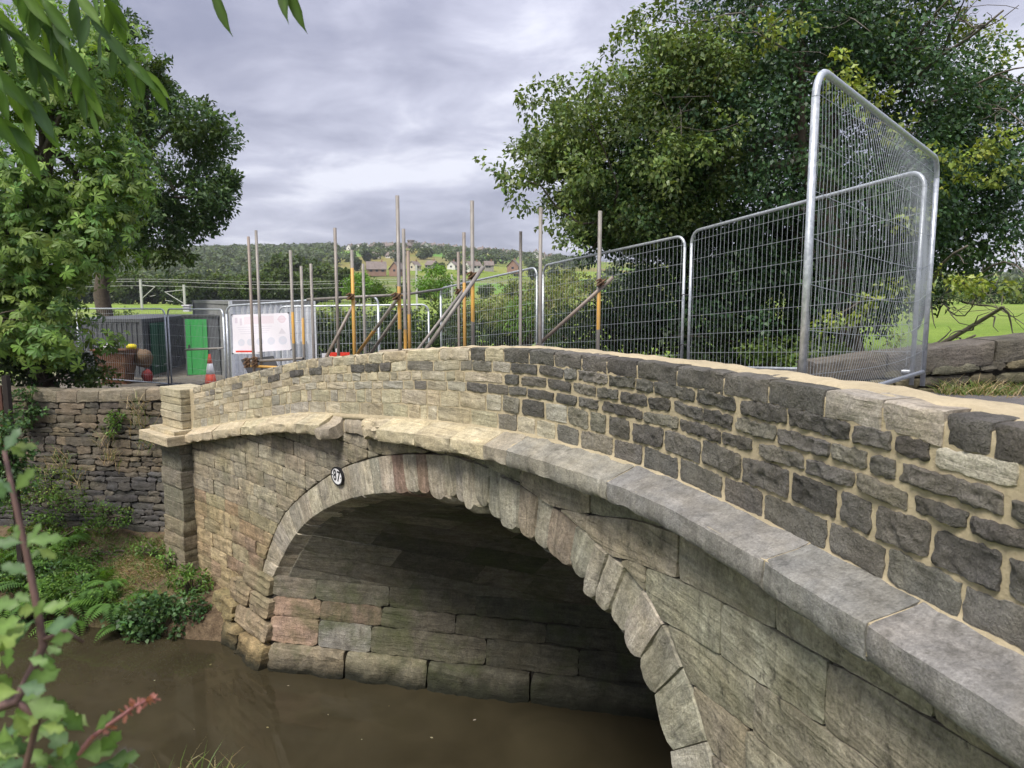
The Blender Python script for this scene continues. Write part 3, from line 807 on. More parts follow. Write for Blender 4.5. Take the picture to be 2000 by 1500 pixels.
# ================================================================== ground and water
def smoothstep(x): x = np.clip(x, 0, 1); return x*x*(3-2*x)
def wall_line_y(x): return 14.42+(-5.9-x)*.14
def hill_h(x, y):
    h = np.interp(y, [40, 110, 200, 260, 350, 450, 600, 800, 1000, 1300, 1800], [0, .5, 1.0, 2.6, 8.0, 15.5, 33, 52, 66, 70, 60])
    px = 1000+1400*x/np.maximum(y, 30)
    lat = np.interp(px, [-1200, 200, 430, 620, 760, 830, 940, 1080, 1300, 2000, 3000], [.75, .9, .97, 1.0, 1.06, 1.06, .97, .82, .72, .55, .5])
    return h*lat
def ground_z(x, y):
    x = np.asarray(x, float); y = np.asarray(y, float)
    u = .222*x+.975*y
    xf = np.interp(-y, -PY, PX); inside = (x > xf+np.where(.222*x+.975*y > 9.5, .5, 0)) & (y < PY[0])
    site = 3.42+1.25*smoothstep((x+1.5)/6.5)+.10*np.sin(x*.21+1)*np.sin(y*.17)
    site = np.where(y > 40, 3.42+1.25*smoothstep((x/np.maximum(y, 1)*14+1.5)/6.5)*np.interp(y, [40, 130, 300], [1, 1, 0]), site)
    far = site+hill_h(x, y)
    near = np.clip(4.15-(u-.3)*.95, .25, 4.15)+.05*np.sin(x*2.1)*np.sin(y*1.7)
    bank = .12+np.clip((u-10.2)/2.3, 0, 1)**.8*1.0+.07*np.sin(x*2.9+y)*np.sin(y*2.3)
    z = np.where(u < 4.5, np.where(inside, np.where(u < 4.0, 4.5, -1.1), near), far)
    front = (u >= 4.0) & (y < wall_line_y(np.minimum(x, -6.2))+.25) & ~(inside & (u > 10.0)) & (x < -2)
    z = np.where(front, bank, z)
    ch = np.clip(np.minimum((u-4.05)/.35, (10.35-u)/.28), 0, 1)
    z = np.where((u > 4.05) & (u < 10.35), z*(1-ch)+(-1.1)*ch, z)
    z = np.where((u >= 4.4) & (u <= 10.07), -1.1, z)
    return z
def graded(lo, hi, d0, fine, g, far):
    a = list(np.arange(lo, hi+1e-6, fine)); st = fine; p = hi; 
    while p < far[1]: st *= g; p += st; a.append(p)
    st = fine; p = lo; b = []
    while p > far[0]: st *= g; p -= st; b.append(p)
    return np.array(b[::-1]+a)
xs = graded(-14, 6, 0, .16, 1.16, (-1500, 1500)); ys = graded(8.5, 16.5, 0, .16, 1.09, (-12, 1800))
XX, YY = np.meshgrid(xs, ys); ZZ = ground_z(XX, YY)
fine = np.array([mnoise.noise(Vector((a*.9, b*.9, 0)))*.06+mnoise.noise(Vector((a*3.7, b*3.7, 3)))*.03 for a, b in zip(XX.ravel(), YY.ravel())]).reshape(XX.shape)
ZZ = ZZ+np.where(ZZ > 0, fine, 0)
idx = np.arange(XX.size).reshape(XX.shape)
F = np.stack([idx[:-1, :-1], idx[:-1, 1:], idx[1:, 1:], idx[1:, :-1]], -1).reshape(-1, 4)
t = NT('grass_and_soil'); ob = t.objcoord()
sp = t.node('ShaderNodeSeparateXYZ'); t.l.new(ob, sp.inputs[0])
n1 = t.noise(ob, .35, 6, .6, .5); n2 = t.noise(ob, 7, 6, .7); n3 = t.noise(ob, .012, 3, .5, .3); n4 = t.noise(ob, 38, 4, .7)
grass = t.mix(t.ramp(n1, .35, .65), (.125, .20, .030, 1), (.19, .27, .048, 1))
grass = t.mix(t.ramp(n3, .45, .6, 0, .8), grass, (.23, .26, .075, 1))
vor = t.node('ShaderNodeTexVoronoi'); vor.inputs['Scale'].default_value = .011; t.l.new(ob, vor.inputs['Vector'])
grass = t.mix(t.math('MULTIPLY', t.ramp(sp.outputs[1], 200, 330, 0, .55), 1.0), grass, t.mix(.75, grass, vor.outputs['Color'], 'MULTIPLY'))
grass = t.scale(grass, t.math('MULTIPLY', t.ramp(n2, .3, .7, .72, 1.28), t.ramp(n4, .3, .7, .75, 1.25)))
soil = t.mix(t.ramp(n2, .35, .65), (.075, .052, .034, 1), (.17, .125, .08, 1))
soil = t.scale(soil, t.ramp(n4, .25, .75, .6, 1.4))
site = t.scale((.20, .18, .15), t.math('MULTIPLY', t.ramp(n2, .3, .7, .75, 1.25), t.ramp(n4, .3, .7, .7, 1.3)))
# bare soil on the canal bank, trodden gravel on the compound, grass beyond
fbank = t.math('MULTIPLY', t.ramp(sp.outputs[2], 1.6, 2.4, 1, 0), t.ramp(n1, .30, .50, .45, 1))
c = t.mix(fbank, grass, soil)
r2 = t.node('ShaderNodeVectorMath', operation='DISTANCE'); t.l.new(ob, r2.inputs[0]); r2.inputs[1].default_value = (-7.5, 20.5, 3.4)
fsite = t.ramp(t.math('ADD', r2.outputs['Value'], t.math('MULTIPLY', n1, 4)), 8.5, 11.5, 1, 0)
c = t.mix(t.math('MULTIPLY', fsite, t.ramp(sp.outputs[2], 2.2, 3.0)), c, site)
t.col(c); t.rough(.95); t.spec(.15); t.bump(t.math('ADD', n2, n4), .8, .04); M['ground'] = t.m
ground = obj('ground', mesh_np('ground', np.stack([XX, YY, ZZ], -1).reshape(-1, 3), F, (M['ground'],), True)); tag(ground, kind='structure')

t = NT('murky_canal_water'); ob = t.objcoord()
n1 = t.noise(ob, .9, 4, .55, .8); n2 = t.noise(ob, 7, 3, .5, .4)
mp = t.node('ShaderNodeMapping'); mp.inputs['Rotation'].default_value = (0, 0, R(-13)); mp.inputs['Scale'].default_value = (.35, 2.0, 1); t.l.new(ob, mp.inputs[0])
n3 = t.noise(mp.outputs[0], 1.6, 5, .6, 1.5)
c = t.mix(t.ramp(n1, .3, .7), (.030, .025, .0145, 1), (.044, .037, .022, 1))
t.col(c); t.rough(t.ramp(n3, .40, .60, .01, .05)); t.bsdf.inputs['IOR'].default_value = 1.33
t.bump(t.math('ADD', t.math('MULTIPLY', n1, .8), t.math('MULTIPLY', n2, .08)), .10, .02); M['water'] = t.m
A, B = rect_grid(-70, 60, -20, 45, 27, 14)
idx = np.arange(A.size).reshape(A.shape)
water = obj('canal_water', mesh_np('canal_water', np.stack([A, B, np.zeros_like(A)], -1).reshape(-1, 3), np.stack([idx[:-1, :-1], idx[:-1, 1:], idx[1:, 1:], idx[1:, :-1]], -1).reshape(-1, 4), (M['water'],), True)); tag(water, kind='structure')

# ================================================================== rubble wall at the left
random.seed(41)
WA = Vector((-5.75, 14.42, 0)); WB = Vector((-12.6, 15.38, 0)); WD = (WB-WA).normalized(); WN = Vector((-WD.y, WD.x, 0)); WLEN = (WB-WA).length
if WN.y > 0: WN = -WN
def rw_surf(A, B, off):
    P = np.empty(A.shape+(3,)); bat = (4.0-B)*.06
    P[..., 0] = WA.x+WD.x*A+WN.x*(off+bat); P[..., 1] = WA.y+WD.y*A+WN.y*(off+bat); P[..., 2] = B
    return P
def rw_top(a): return 4.02-.012*a+.03*math.sin(a*1.3)
rw = empty('rubble_wall', (WA.x, WA.y, .5), 'old dark rubble stone retaining wall left of the bridge pilaster', 'wall')
A, B = rect_grid(-.3, WLEN, .3, 3.95, 16, 6)
P1 = rw_surf(A, B, np.full(A.shape, -.05)).reshape(-1, 3); P2 = P1.copy(); P2[:, 0] -= WN.x*.4; P2[:, 1] -= WN.y*.4
idx = np.arange(A.size).reshape(A.shape); q = np.stack([idx[:-1, :-1], idx[:-1, 1:], idx[1:, 1:], idx[1:, :-1]], -1).reshape(-1, 4)
n_ = A.size; top_ = [(idx[-1, k], idx[-1, k+1], n_+idx[-1, k+1], n_+idx[-1, k]) for k in range(15)]
core = obj('core', mesh_np('core', np.vstack([P1, P2]), [tuple(map(int, f)) for f in q]+[tuple(map(int, f+n_)) for f in q]+[tuple(map(int, f)) for f in top_], (M['joint'],), False), rw)
z = .55
while z < 3.72:
    h = random.choice([random.uniform(.085, .13), random.uniform(.12, .2)]); a = -.25+random.uniform(-.2, .1); h = min(h, 3.80-z)
    if h < .06: break
    while a < WLEN-.05:
        L = random.uniform(.2, .5)*(1.5 if random.random() < .25 else 1); e = min(a+L, WLEN)
        w_ = .02*math.sin(a*1.7+z*3)
        A, B = rect_grid(a+.008, e-.008, z+.006, z+h-.006, 7, 5); B = B+w_+random.uniform(-.012, .012)*np.linspace(-1, 1, 7)[None, :]
        seed += 1
        low = z < 2.2
        c = random.choice([(.115, .10, .083), (.092, .084, .075), (.14, .118, .092), (.16, .132, .098)]) if not low else random.choice([(.09, .085, .085), (.08, .077, .08), (.115, .103, .09)])
        stone2d('stone', rw, M['rubble'], jcol(c, .2, .04), rw_surf, A, B, off0=random.uniform(-.02, .02), bulge=.006, rough=.022, rfreq=10, jit=.024, rnd=.012, embed=.04, seed=seed, lay=.01)
        a = e
    z += h
a = -.35
while a < WLEN:
    L = random.uniform(.35, .75); e = min(a+L, WLEN); n = 9
    prof = [(-.5, .0), (-.5, .2), (-.42, .25), (-.25, .265), (-.04, .255), (.03, .235), (.045, .12), (.03, .01), (-.05, -.01)]
    V = []; uv = []; seed += 1
    for i, (o, dz) in enumerate(prof):
        for k in range(n):
            s = a+.006+(e-a-.012)*k/(n-1); end = max(0, 1-min(k, n-1-k)/1.0)*.012
            p = (s, o, dz+seed); P = rw_surf(np.array(s), np.array(rw_top(s)-.24+dz+(.02*nz(p, 4, 1)+.012*nz(p, 13, 2))*(i not in (0, 8))-end), np.array(o+.015*nz(p, 7, 3)))
            V.append(P); uv.append((s, dz-o))
    F = [(i*n+k, i*n+k+1, (i+1)*n+k+1, (i+1)*n+k) for i in range(len(prof)-1) for k in range(n-1)]
    F += [tuple(i*n for i in range(len(prof))), tuple(i*n+n-1 for i in range(len(prof)))[::-1]]
    obj('coping_stone', mesh_np('coping_stone', V, F, (M['rubble'],), 'sharp', uv), rw, jcol((.20, .175, .135) if a > .5 else (.27, .23, .165), .15, .03)); a = e

# ================================================================== low wall of the road at the right
random.seed(43)
lw = empty('road_wall', (4.1, 6.95, 5.0), 'low roadside stone wall with big dark coping slabs beyond the mesh panel', 'wall')
def lw_surf(A, B, off):
    P = np.empty(A.shape+(3,)); P[..., 0] = 4.06+A; P[..., 1] = 6.98-.02*A-off; P[..., 2] = B; return P
def lw_top(a): return 5.405+.125*a if a < 1.2 else 5.555+.05*(a-1.2)
A, B = rect_grid(-1.1, 4, 4.4, 5.10, 5, 3)
for _k in range(5): B[2, _k] = lw_top(A[2, _k])-.04
P1 = lw_surf(A, B, np.full(A.shape, -.05)).reshape(-1, 3)
core = obj('core', mesh_np('core', P1, [(0, 1, 6, 5), (1, 2, 7, 6), (2, 3, 8, 7), (3, 4, 9, 8), (5, 6, 11, 10), (6, 7, 12, 11), (7, 8, 13, 12), (8, 9, 14, 13)], (M['joint'],), False), lw)
for (z0, z1) in [(4.92, 5.02), (5.02, 5.13), (5.13, 5.235)]:
    a = -1.0-random.uniform(0, .2)
    while a < 3.9:
        L = random.uniform(.22, .5); e = a+L
        A, B = rect_grid(a+.006, e-.006, z0+.006, z1-.004, 8, 6); B = B+.08*np.clip(A, -2, 9)*(z1-4.92)/.3; seed += 1
        stone2d('stone', lw, M['rubble'], jcol(random.choice([(.15, .135, .09), (.12, .115, .085), (.10, .09, .075)]), .15), lw_surf, A, B, off0=random.uniform(-.02, .02), bulge=.015, rough=.015, jit=.012, rnd=.02, seed=seed, lay=.006); a = e
for (a, e) in [(-1.1, -.41), (-.4, .62), (.63, 1.5), (1.51, 2.6), (2.61, 3.9)]:
    n = 14; V = []; uv = []; seed += 1
    prof = [(-.42, -.02), (-.42, .2), (-.3, .206), (-.02, .21), (.03, .2), (.035, .19), (.035, .1), (.03, 0), (.025, -.02), (-.05, -.03)]
    for i, (o, dz) in enumerate(prof):
        for k in range(n):
            s = a+.006+(e-a-.012)*k/(n-1); p = (s, o, dz+seed)
            V.append(lw_surf(np.array(s), np.array(lw_top(s)-.21+dz+(.012*nz(p, 4, 1)+.006*nz(p, 15, 2))), np.array(o+.012*nz(p, 6, 3)))); uv.append((s, dz-o))
    F = [(i*n+k, (i+1)*n+k, (i+1)*n+k+1, i*n+k+1) for i in range(len(prof)-1) for k in range(n-1)]
    F += [tuple(i*n for i in range(len(prof))), tuple(i*n+n-1 for i in range(len(prof)))[::-1]]
    obj('coping_slab', mesh_np('coping_slab', V, F, (M['rubble'],), 'sharp', uv), lw, jcol((.115, .105, .09), .1))

# ================================================================== number plate on the arch ring
M['enamel_white'] = simple_mat('white_enamel', (.78, .78, .80), rough=.25, var=.05, nscale=20, bump=.05)
M['black_iron'] = simple_mat('black_paint', (.012, .012, .016), rough=.4, var=.2, bump=.1)
pc = face(np.array(5.30), 3.525, 0.0); pi = int(np.argmin(abs(PS-5.30)))
pT = Vector((math.sin(_th[pi]), -math.cos(_th[pi]), 0)); pN = Vector((-NX[pi], -NY[pi], 0)); pU = Vector((0, 0, 1)); pC = Vector(pc)+pN*.03
plate = empty('number_plate', pC, 'round white enamel plate with black number 87 fixed on the arch ring', 'sign')
def disc(r0, r1, d0, d1, n=40, rx=1.0):
    V = []; F = []
    for (r, d) in ((r0, d0), (r1, d0), (r1, d1), (r0, d1)):
        for k in range(n):
            a = 2*math.pi*k/n; V.append(pC+pT*(math.cos(a)*r*rx*1.42)+pU*(math.sin(a)*r)+pN*d)
    for q in range(4):
        for k in range(n): F.append((q*n+k, q*n+(k+1) % n, ((q+1) % 4)*n+(k+1) % n, ((q+1) % 4)*n+k))
    return V, F
V, F = disc(.006, .108, 0, .018); obj('disc', mesh_np('disc', V, [tuple(f) for f in F], (M['enamel_white'],), False), plate)
V, F = disc(.106, .124, -.03, .022); obj('rim', mesh_np('rim', V, [tuple(f) for f in F], (M['black_iron'],), False), plate)
def text_mesh(s, size):
    cu = bpy.data.curves.new('t', 'FONT'); cu.body = s; cu.size = size; cu.align_x = 'CENTER'; cu.align_y = 'CENTER'; cu.extrude = .0015; cu.offset = .003
    o = bpy.data.objects.new('t', cu); COL.objects.link(o); dg = bpy.context.evaluated_depsgraph_get(); dg.update()
    me = bpy.data.meshes.new_from_object(o.evaluated_get(dg)); bpy.data.objects.remove(o); return me
for ch, dx in (('8', -.056), ('7', .056)):
    me = text_mesh(ch, .20)
    for v in me.vertices:
        v.co = pC+pT*(v.co.x*1.0+dx)+pU*(v.co.y*1.0)+pN*(.0205+v.co.z)
    me.materials.clear(); me.materials.append(M['black_iron']); me.name = 'numeral'
    obj('numeral', me, plate)
for dx in (-.125, .125):
    mb = MB(); c = pC+pT*dx; mb.tube([c+pN*.015, c+pN*.024], .009, 8); mb.build('bolt', M['black_iron'], plate)

# ================================================================== temporary mesh fence panels
t = NT('galvanised_steel'); ob = t.objcoord(); n = t.noise(ob, 30, 5, .6, .4)
t.col(t.mix(t.ramp(n, .35, .65), (.36, .39, .42, 1), (.54, .57, .61, 1))); t.bsdf.inputs['Metallic'].default_value = .55; t.rough(t.ramp(n, .3, .7, .34, .5)); M['galv'] = t.m
M['wire'] = simple_mat('galvanised_wire', (.40, .43, .46), rough=.4, metal=.4, var=.1, bump=0)
M['dark_steel'] = simple_mat('dark_weathered_steel', (.075, .078, .085), rough=.5, metal=.3, var=.3)
M['foot'] = simple_mat('recycled_plastic', (.04, .04, .042), rough=.8, var=.3)
def heras(A0, B0, hA, hB, label, group=None, bow=0.0, n=44, dark=False, wr=.0021, feet=True, nh=7, droop=.0, fr=.0215):
    """A0, B0: feet of the two posts; hA, hB heights"""
    A0, B0 = Vector(A0), Vector(B0); L = (B0-A0).length; d = (B0-A0).normalized(); out_ = Vector((d.y, -d.x, 0)).normalized()
    root = empty('mesh_fence', A0, label, 'fence', group)
    m = M['dark_steel'] if dark else M['galv']
    At, Bt = A0+Vector((0, 0, hA)), B0+Vector((0, 0, hB)); up = Vector((0, 0, 1)); dt = (Bt-At).normalized()
    r = .16
    def arc(c, a, b): return [c+a*math.cos(q)*r+b*math.sin(q)*r for q in np.linspace(0, math.pi/2, 6)]
    mb = MB(); mb.tube([A0, At-up*r], fr, 10); mb.build('post', m, root, True)
    mb = MB(); mb.tube([B0, Bt-up*r], fr, 10); mb.build('post', m, root, True)
    mb = MB(); mb.tube(arc(At-up*r+dt*r, -dt, up)+arc(Bt-up*r-dt*r, dt, up)[::-1], fr, 10, False); mb.build('top_rail', m, root, True)
    lo = .13
    mb = MB(); mb.tube([A0+up*lo, B0+up*lo], fr*.85, 8); mb.build('bottom_rail', m, root, True)
    W = []
    def bowf(u, v):
        return out_*(bow*math.sin(math.pi*u)**1.3*math.sin(math.pi*min(1, max(0, v)))**.9+.012*nz((u*4, v*4, L), 1, 3))
    mb = MB(); us = np.linspace(.02, .98, n)
    for k, u in enumerate(us):
        pts = []
        for v in np.linspace(0, 1, 9):
            b_ = A0.lerp(B0, u)+up*lo; t_ = At.lerp(Bt, u)
            e = min(u, 1-u)*L
            if e < r: t_ = t_-up*(r-math.sqrt(max(0, r*r-(r-e)**2)))
            pts.append(b_.lerp(t_, v)+bowf(u, v)+d*(.006*nz((u*9, v*2, 1+L), 2, 1)))
        mb.tube(pts, wr, 4, False)
    o = mb.build('mesh_wires', M['wire'] if not dark else m, root); o['kind'] = 'stuff'
    for k in range(nh):
        v = (k+.75)/(nh+.25); mb = MB(); pts = []
        for u in np.linspace(0, 1, 17):
            b_ = A0.lerp(B0, u)+up*lo; t_ = At.lerp(Bt, u); pts.append(b_.lerp(t_, v)+bowf(u, v)+up*(-droop*math.sin(math.pi*u)*math.sin(math.pi*v)))
        mb.tube(pts, wr*1.25, 4, False); mb.build('cross_wire', M['wire'] if not dark else m, root)
    if feet:
        for P in (A0, B0):
            mb = MB(); mb.box(P+Vector((0, 0, .06)), (.24, .6, .13), (d, out_, up)); mb.build('foot_block', M['foot'], root)
    return root
heras((at(1573, 600, 4.09).x, 4.09, 5.13), (at(1812, 600, 6.47).x, 6.47, 5.10), 2.02, 2.0, 'tall bowed mesh panel standing across the road behind the parapet', bow=.16, n=62, droop=.10, feet=False, wr=.0015)
heras((2.49, 10.1, 4.80), (at(1790, 600, 6.86).x, 6.86, 5.06), 2.0, 2.02, 'galvanised mesh panel under the trees, nearest along the far road edge', n=44, wr=.0021, feet=False)
heras((.57, 13.2, 4.47), (2.42, 10.2, 4.76), 2.0, 2.0, 'galvanised mesh panel behind the right-hand scaffold tubes, second from the tall bowed panel', n=44, wr=.0025)
heras((-1.62, 16.4, 4.1), (.46, 13.35, 4.45), 2.0, 2.0, 'mesh panel behind the thick crossing braces, third from the tall bowed panel', n=42, wr=.0028)
heras((-5.5, 17, 3.7), (-1.97, 17, 3.75), 1.98, 1.98, 'mesh panel between the white cabin and the crossing braces, parallel to the picture', n=42, wr=.0028)
heras((-5.95, 15, 3.74), (-2.6, 14, 3.95), 1.98, 1.98, 'mesh panel in front of the white cabin carrying the sign', n=42, wr=.0025)
heras((-8.94, 18.7, 3.5), (-6.42, 16, 3.65), 2.1, 1.98, 'mesh panel in front of the green toilet door with a tube across it', n=42, wr=.0025)
heras((-12.4, 20.5, 3.5), (-9.07, 18.8, 3.5), 2.08, 2.1, 'mesh panel in front of the dark container, beside the chestnut leaves', n=40, wr=.0025)
heras((-16.1, 27, 3.45), (-13.4, 25, 3.45), 1.2, 1.45, 'dark mesh panel standing behind the rusty skip', n=30, dark=True, wr=.004, feet=False)
heras((-13.1, 24.6, 3.4), (-12.2, 27.5, 3.45), 1.6, 1.75, 'dark narrow mesh panel between the rusty skip and dark container', n=26, dark=True, wr=.004, feet=False)
mb = MB()
for zz_ in (.45, 1.15):
    for k in range(8):
        a = k*math.pi/4; p = Vector((2.455, 10.15, 4.78+zz_))
        a2 = a+math.pi/4; mb.tube([p+Vector((math.cos(a)*.075, math.sin(a)*.05, .01*math.sin(a*2))), p+Vector((math.cos(a2)*.075, math.sin(a2)*.05, .01*math.sin(a2*2)))], .006, 5)
cl = mb.build('cable_tie', M['foot']); tag(cl, 'black cable ties joining the two mesh panels under the trees', 'cable tie')

# ================================================================== scaffold tubes
t = NT('scaffold_tube'); ob = t.objcoord(); oi = t.node('ShaderNodeObjectInfo')
n1 = t.noise(ob, 7, 6, .7, .5, sc=(3, 3, .6)); n2 = t.noise(ob, 26, 5, .7)
sp = t.node('ShaderNodeSeparateXYZ'); t.l.new(ob, sp.inputs[0])
c = t.mix(t.ramp(n1, .35, .65), (.155, .142, .13, 1), (.27, .25, .228, 1))
c = t.mix(t.ramp(n2, .58, .72, 0, .7), c, (.17, .10, .06, 1))
sc_ = t.node('ShaderNodeSeparateColor'); t.l.new(oi.outputs['Color'], sc_.inputs[0])
# red channel: rust, green channel: height above which yellow paint starts, blue: height where it ends
yl = t.math('MULTIPLY', t.math('GREATER_THAN', t.math('ADD', sp.outputs[2], t.math('MULTIPLY', n2, .04)), sc_.outputs[1]), t.math('LESS_THAN', t.math('ADD', sp.outputs[2], t.math('MULTIPLY', n2, .05)), sc_.outputs[2]))
c = t.mix(t.math('MULTIPLY', yl, t.ramp(n1, .25, .75, 1.0, .45)), c, (.62, .33, .035, 1))
c = t.mix(t.math('MULTIPLY', sc_.outputs[0], t.ramp(n1, .3, .6, .3, 1)), c, (.20, .105, .055, 1))
t.col(c); t.rough(.55); t.bsdf.inputs['Metallic'].default_value = .15; t.bump(n2, .2, .004); M['tube'] = t.m
M['coupler'] = simple_mat('rusty_coupler', (.16, .095, .055), rough=.75, metal=.3, var=.5, nscale=30, col2=(.05, .04, .035, 1))
def coupler(p, parent):
    mb = MB(); 
    for k in range(2):
        ang = k*.9+.3
        mb.box(p+Vector((.0, -.03, .015*k)), (.085, .06, .05), (Vector((math.cos(ang), 0, math.sin(ang))), Vector((0, 1, 0)), Vector((-math.sin(ang), 0, math.cos(ang)))))
    mb.tube([p+Vector((-.05, -.05, -.03)), p+Vector((.06, -.07, .05))], .013, 6); mb.tube([p+Vector((-.06, -.06, .03)), p+Vector((.0, -.08, .06))], .011, 6)
    mb.tube([p+Vector((0, 0, -.03)), p+Vector((0, 0, .03))], .034, 10)
    mb.build('coupler', M['coupler'], parent)
def vtube(px, pyt, Y, label, rust=0, yl=None, couple=None, r=.0242, lean=0):
    top = at(px, pyt, Y); bot = Vector((top.x+lean, Y, float(ground_z(top.x, Y)) if Y > 17 else max(3.3, top.z-4.0)))
    dk = top.z-2.0
    # tubes stand on the deck or on the scaffold just behind the parapet
    u = .222*top.x+.975*Y; bot.z = 3.4 if u > 10.3 else 4.2
    o_ = empty('scaffold_tube', bot, label, 'scaffold tube', 'upright scaffold tubes behind the parapet')
    mb = MB(); mb.tube([bot, top], r, 12); tu = mb.build('tube', M['tube'], o_, True)
    mb = MB(); mb.tube([top-Vector((0, 0, .002)), top+Vector((0, 0, .001))], r*.8, 12); mb.build('bore', M['foot'], o_, True)
    if yl is None: tu.color = (rust, 1e3, 1e3, 1)
    else: tu.color = (rust, at(px, yl[1], Y).z, at(px, yl[0], Y).z, 1)
    for cy_ in (couple or []): coupler(at(px, cy_, Y)+Vector((0, -.02, 0)), o_)
    return o_
vtube(485, 462, 12.6, 'leftmost upright scaffold tube, reddish at its top', rust=.35, couple=[705, 714])
vtube(500, 450, 12.6, 'grey upright scaffold tube, second from the left', couple=[703, 713])
vtube(567, 489, 11.6, 'upright scaffold tube with a yellow band beside the pale sign', yl=(606, 668))
vtube(588, 520, 12.4, 'short scaffold tube with a faint yellow band before the white cabin', yl=(618, 670))
vtube(607, 515, 12.0, 'short grey scaffold tube at the right edge of the white cabin')
vtube(654, 445, 10.9, 'tall dull brown scaffold tube right of the white cabin', rust=.12)
vtube(687, 488, 10.4, 'orange-yellow scaffold tube with a clamp holding a dark brace', yl=(520, 760), couple=[581])
vtube(709, 515, 12.5, 'thin grey scaffold tube just right of the orange-yellow one')
vtube(776, 382, 9.3, 'tallest scaffold tube of all, yellow in its middle', yl=(556, 640), couple=[581])
vtube(788, 447, 9.9, 'greenish scaffold tube close behind the tallest one', yl=(640, 720))
vtube(797, 490, 10.4, 'rusty scaffold tube with orange paint right of the tallest one', rust=.5, yl=(610, 680))
vtube(895, 492, 12.0, 'short reddish scaffold tube left of the rusty orange one', rust=.3, couple=[571])
vtube(906, 454, 10.2, 'rusty topped scaffold tube painted orange below', rust=.15, yl=(548, 720))
vtube(922, 392, 8.9, 'tall scaffold tube with a yellow stretch by the thick brace', yl=(550, 625), couple=[541])
vtube(1017, 452, 10.8, 'slender grey scaffold tube left of the tall one under the tree', r=.0235)
vtube(1056, 405, 9.1, 'tall grey scaffold tube reaching the tip of the tree')
vtube(1172, 412, 8.9, 'rightmost scaffold tube, yellowed below its clamp', yl=(565, 640), couple=[554])
def dtube(p, q, label, r=.0242, rust=0, yl=None, grp='sloping scaffold braces behind the parapet'):
    P, Q = at(*p), at(*q); o_ = empty('scaffold_brace', P, label, 'scaffold brace', grp)
    mb = MB(); mb.tube([P, Q], r, 12); tu = mb.build('tube', M['tube'], o_, True)
    d = (Q-P).normalized(); mb = MB(); mb.tube([Q-d*.002, Q+d*.002], r*.8, 12); mb.build('bore', M['foot'], o_, True)
    tu.color = (rust, *(yl or (1e3, 1e3)), 1); return o_
dtube((630, 712, 10.4), (694, 588, 10.6), 'dark brace leaning on the orange-yellow tube', rust=.2)
dtube((693, 698, 11.0), (781, 577, 9.4), 'yellowish brace rising to the clamp on the tallest tube', yl=(4.9, 5.45))
dtube((712, 708, 11.2), (784, 604, 9.9), 'pale brace running parallel below the yellowish brace')
dtube((806, 696, 10.8), (906, 566, 11.9), 'thin grey brace running just behind the thick one', r=.0235)
dtube((818, 703, 8.4), (944, 521, 8.8), 'thick grey brace crossing the tall tube with the yellow stretch')
dtube((1040, 684, 9.3), (1198, 541, 8.8), 'long brown brace clamped to the rightmost tube', rust=.35, yl=(4.6, 5.3))
dtube((488, 706, 12.7), (592, 700, 12.0), 'pale horizontal tube low in front of the black board', grp='level scaffold rails')
dtube((490, 715, 12.7), (570, 719, 12.0), 'short yellow-ended rail under the pale horizontal tube', yl=(4.2, 4.9), grp='level scaffold rails')
dtube((600, 585, 13.2), (775, 576, 12.4), 'silvery rail level with the cabin roof', grp='level scaffold rails')
dtube((770, 578, 12.6), (862, 565, 14.2), 'rail with a yellow left end right of the tallest tube', yl=(5.7, 5.97), grp='level scaffold rails')
dtube((362, 683, 17.2), (437, 680, 16.2), 'level tube across the mesh panel before the green door', grp='level scaffold rails')

# ================================================================== cabins, container, toilet
def corr_mat(name, col, rough=.55):
    return simple_mat(name, col, rough=rough, var=.16, nscale=3, bump=.1, col2=tuple(c*.55 for c in col)+(1,), c2=(.6, .85))
M['cab_grey'] = corr_mat('grey_painted_steel', (.23, .235, .235)); M['cab_white'] = corr_mat('white_painted_steel', (.82, .84, .87), .45)
M['cab_dark'] = corr_mat('charcoal_painted_steel', (.085, .09, .10)); M['green'] = simple_mat('bright_green_plastic', (.045, .34, .08), rough=.4, var=.1)
M['dgreen'] = simple_mat('dark_green_plastic', (.03, .12, .075), rough=.45, var=.15)
def corrugated(A, d, L, z0, z1, amp, pitch, outn, name, mat, parent):
    n = max(2, int(L/pitch)); pts = []
    for k in range(n):
        x = k*pitch
        pts += [(x, 0), (x+pitch*.35, 0), (x+pitch*.5, -amp), (x+pitch*.85, -amp)]
    pts.append((L, 0)); V = []; F = []
    for (x, o) in pts:
        p = Vector(A)+d*min(x, L)+outn*o; V += [(p.x, p.y, z0), (p.x, p.y, z1)]
    for i in range(len(pts)-1): F.append((2*i, 2*i+2, 2*i+3, 2*i+1))
    return obj(name, mesh_np(name, V, F, (mat,), False), parent)
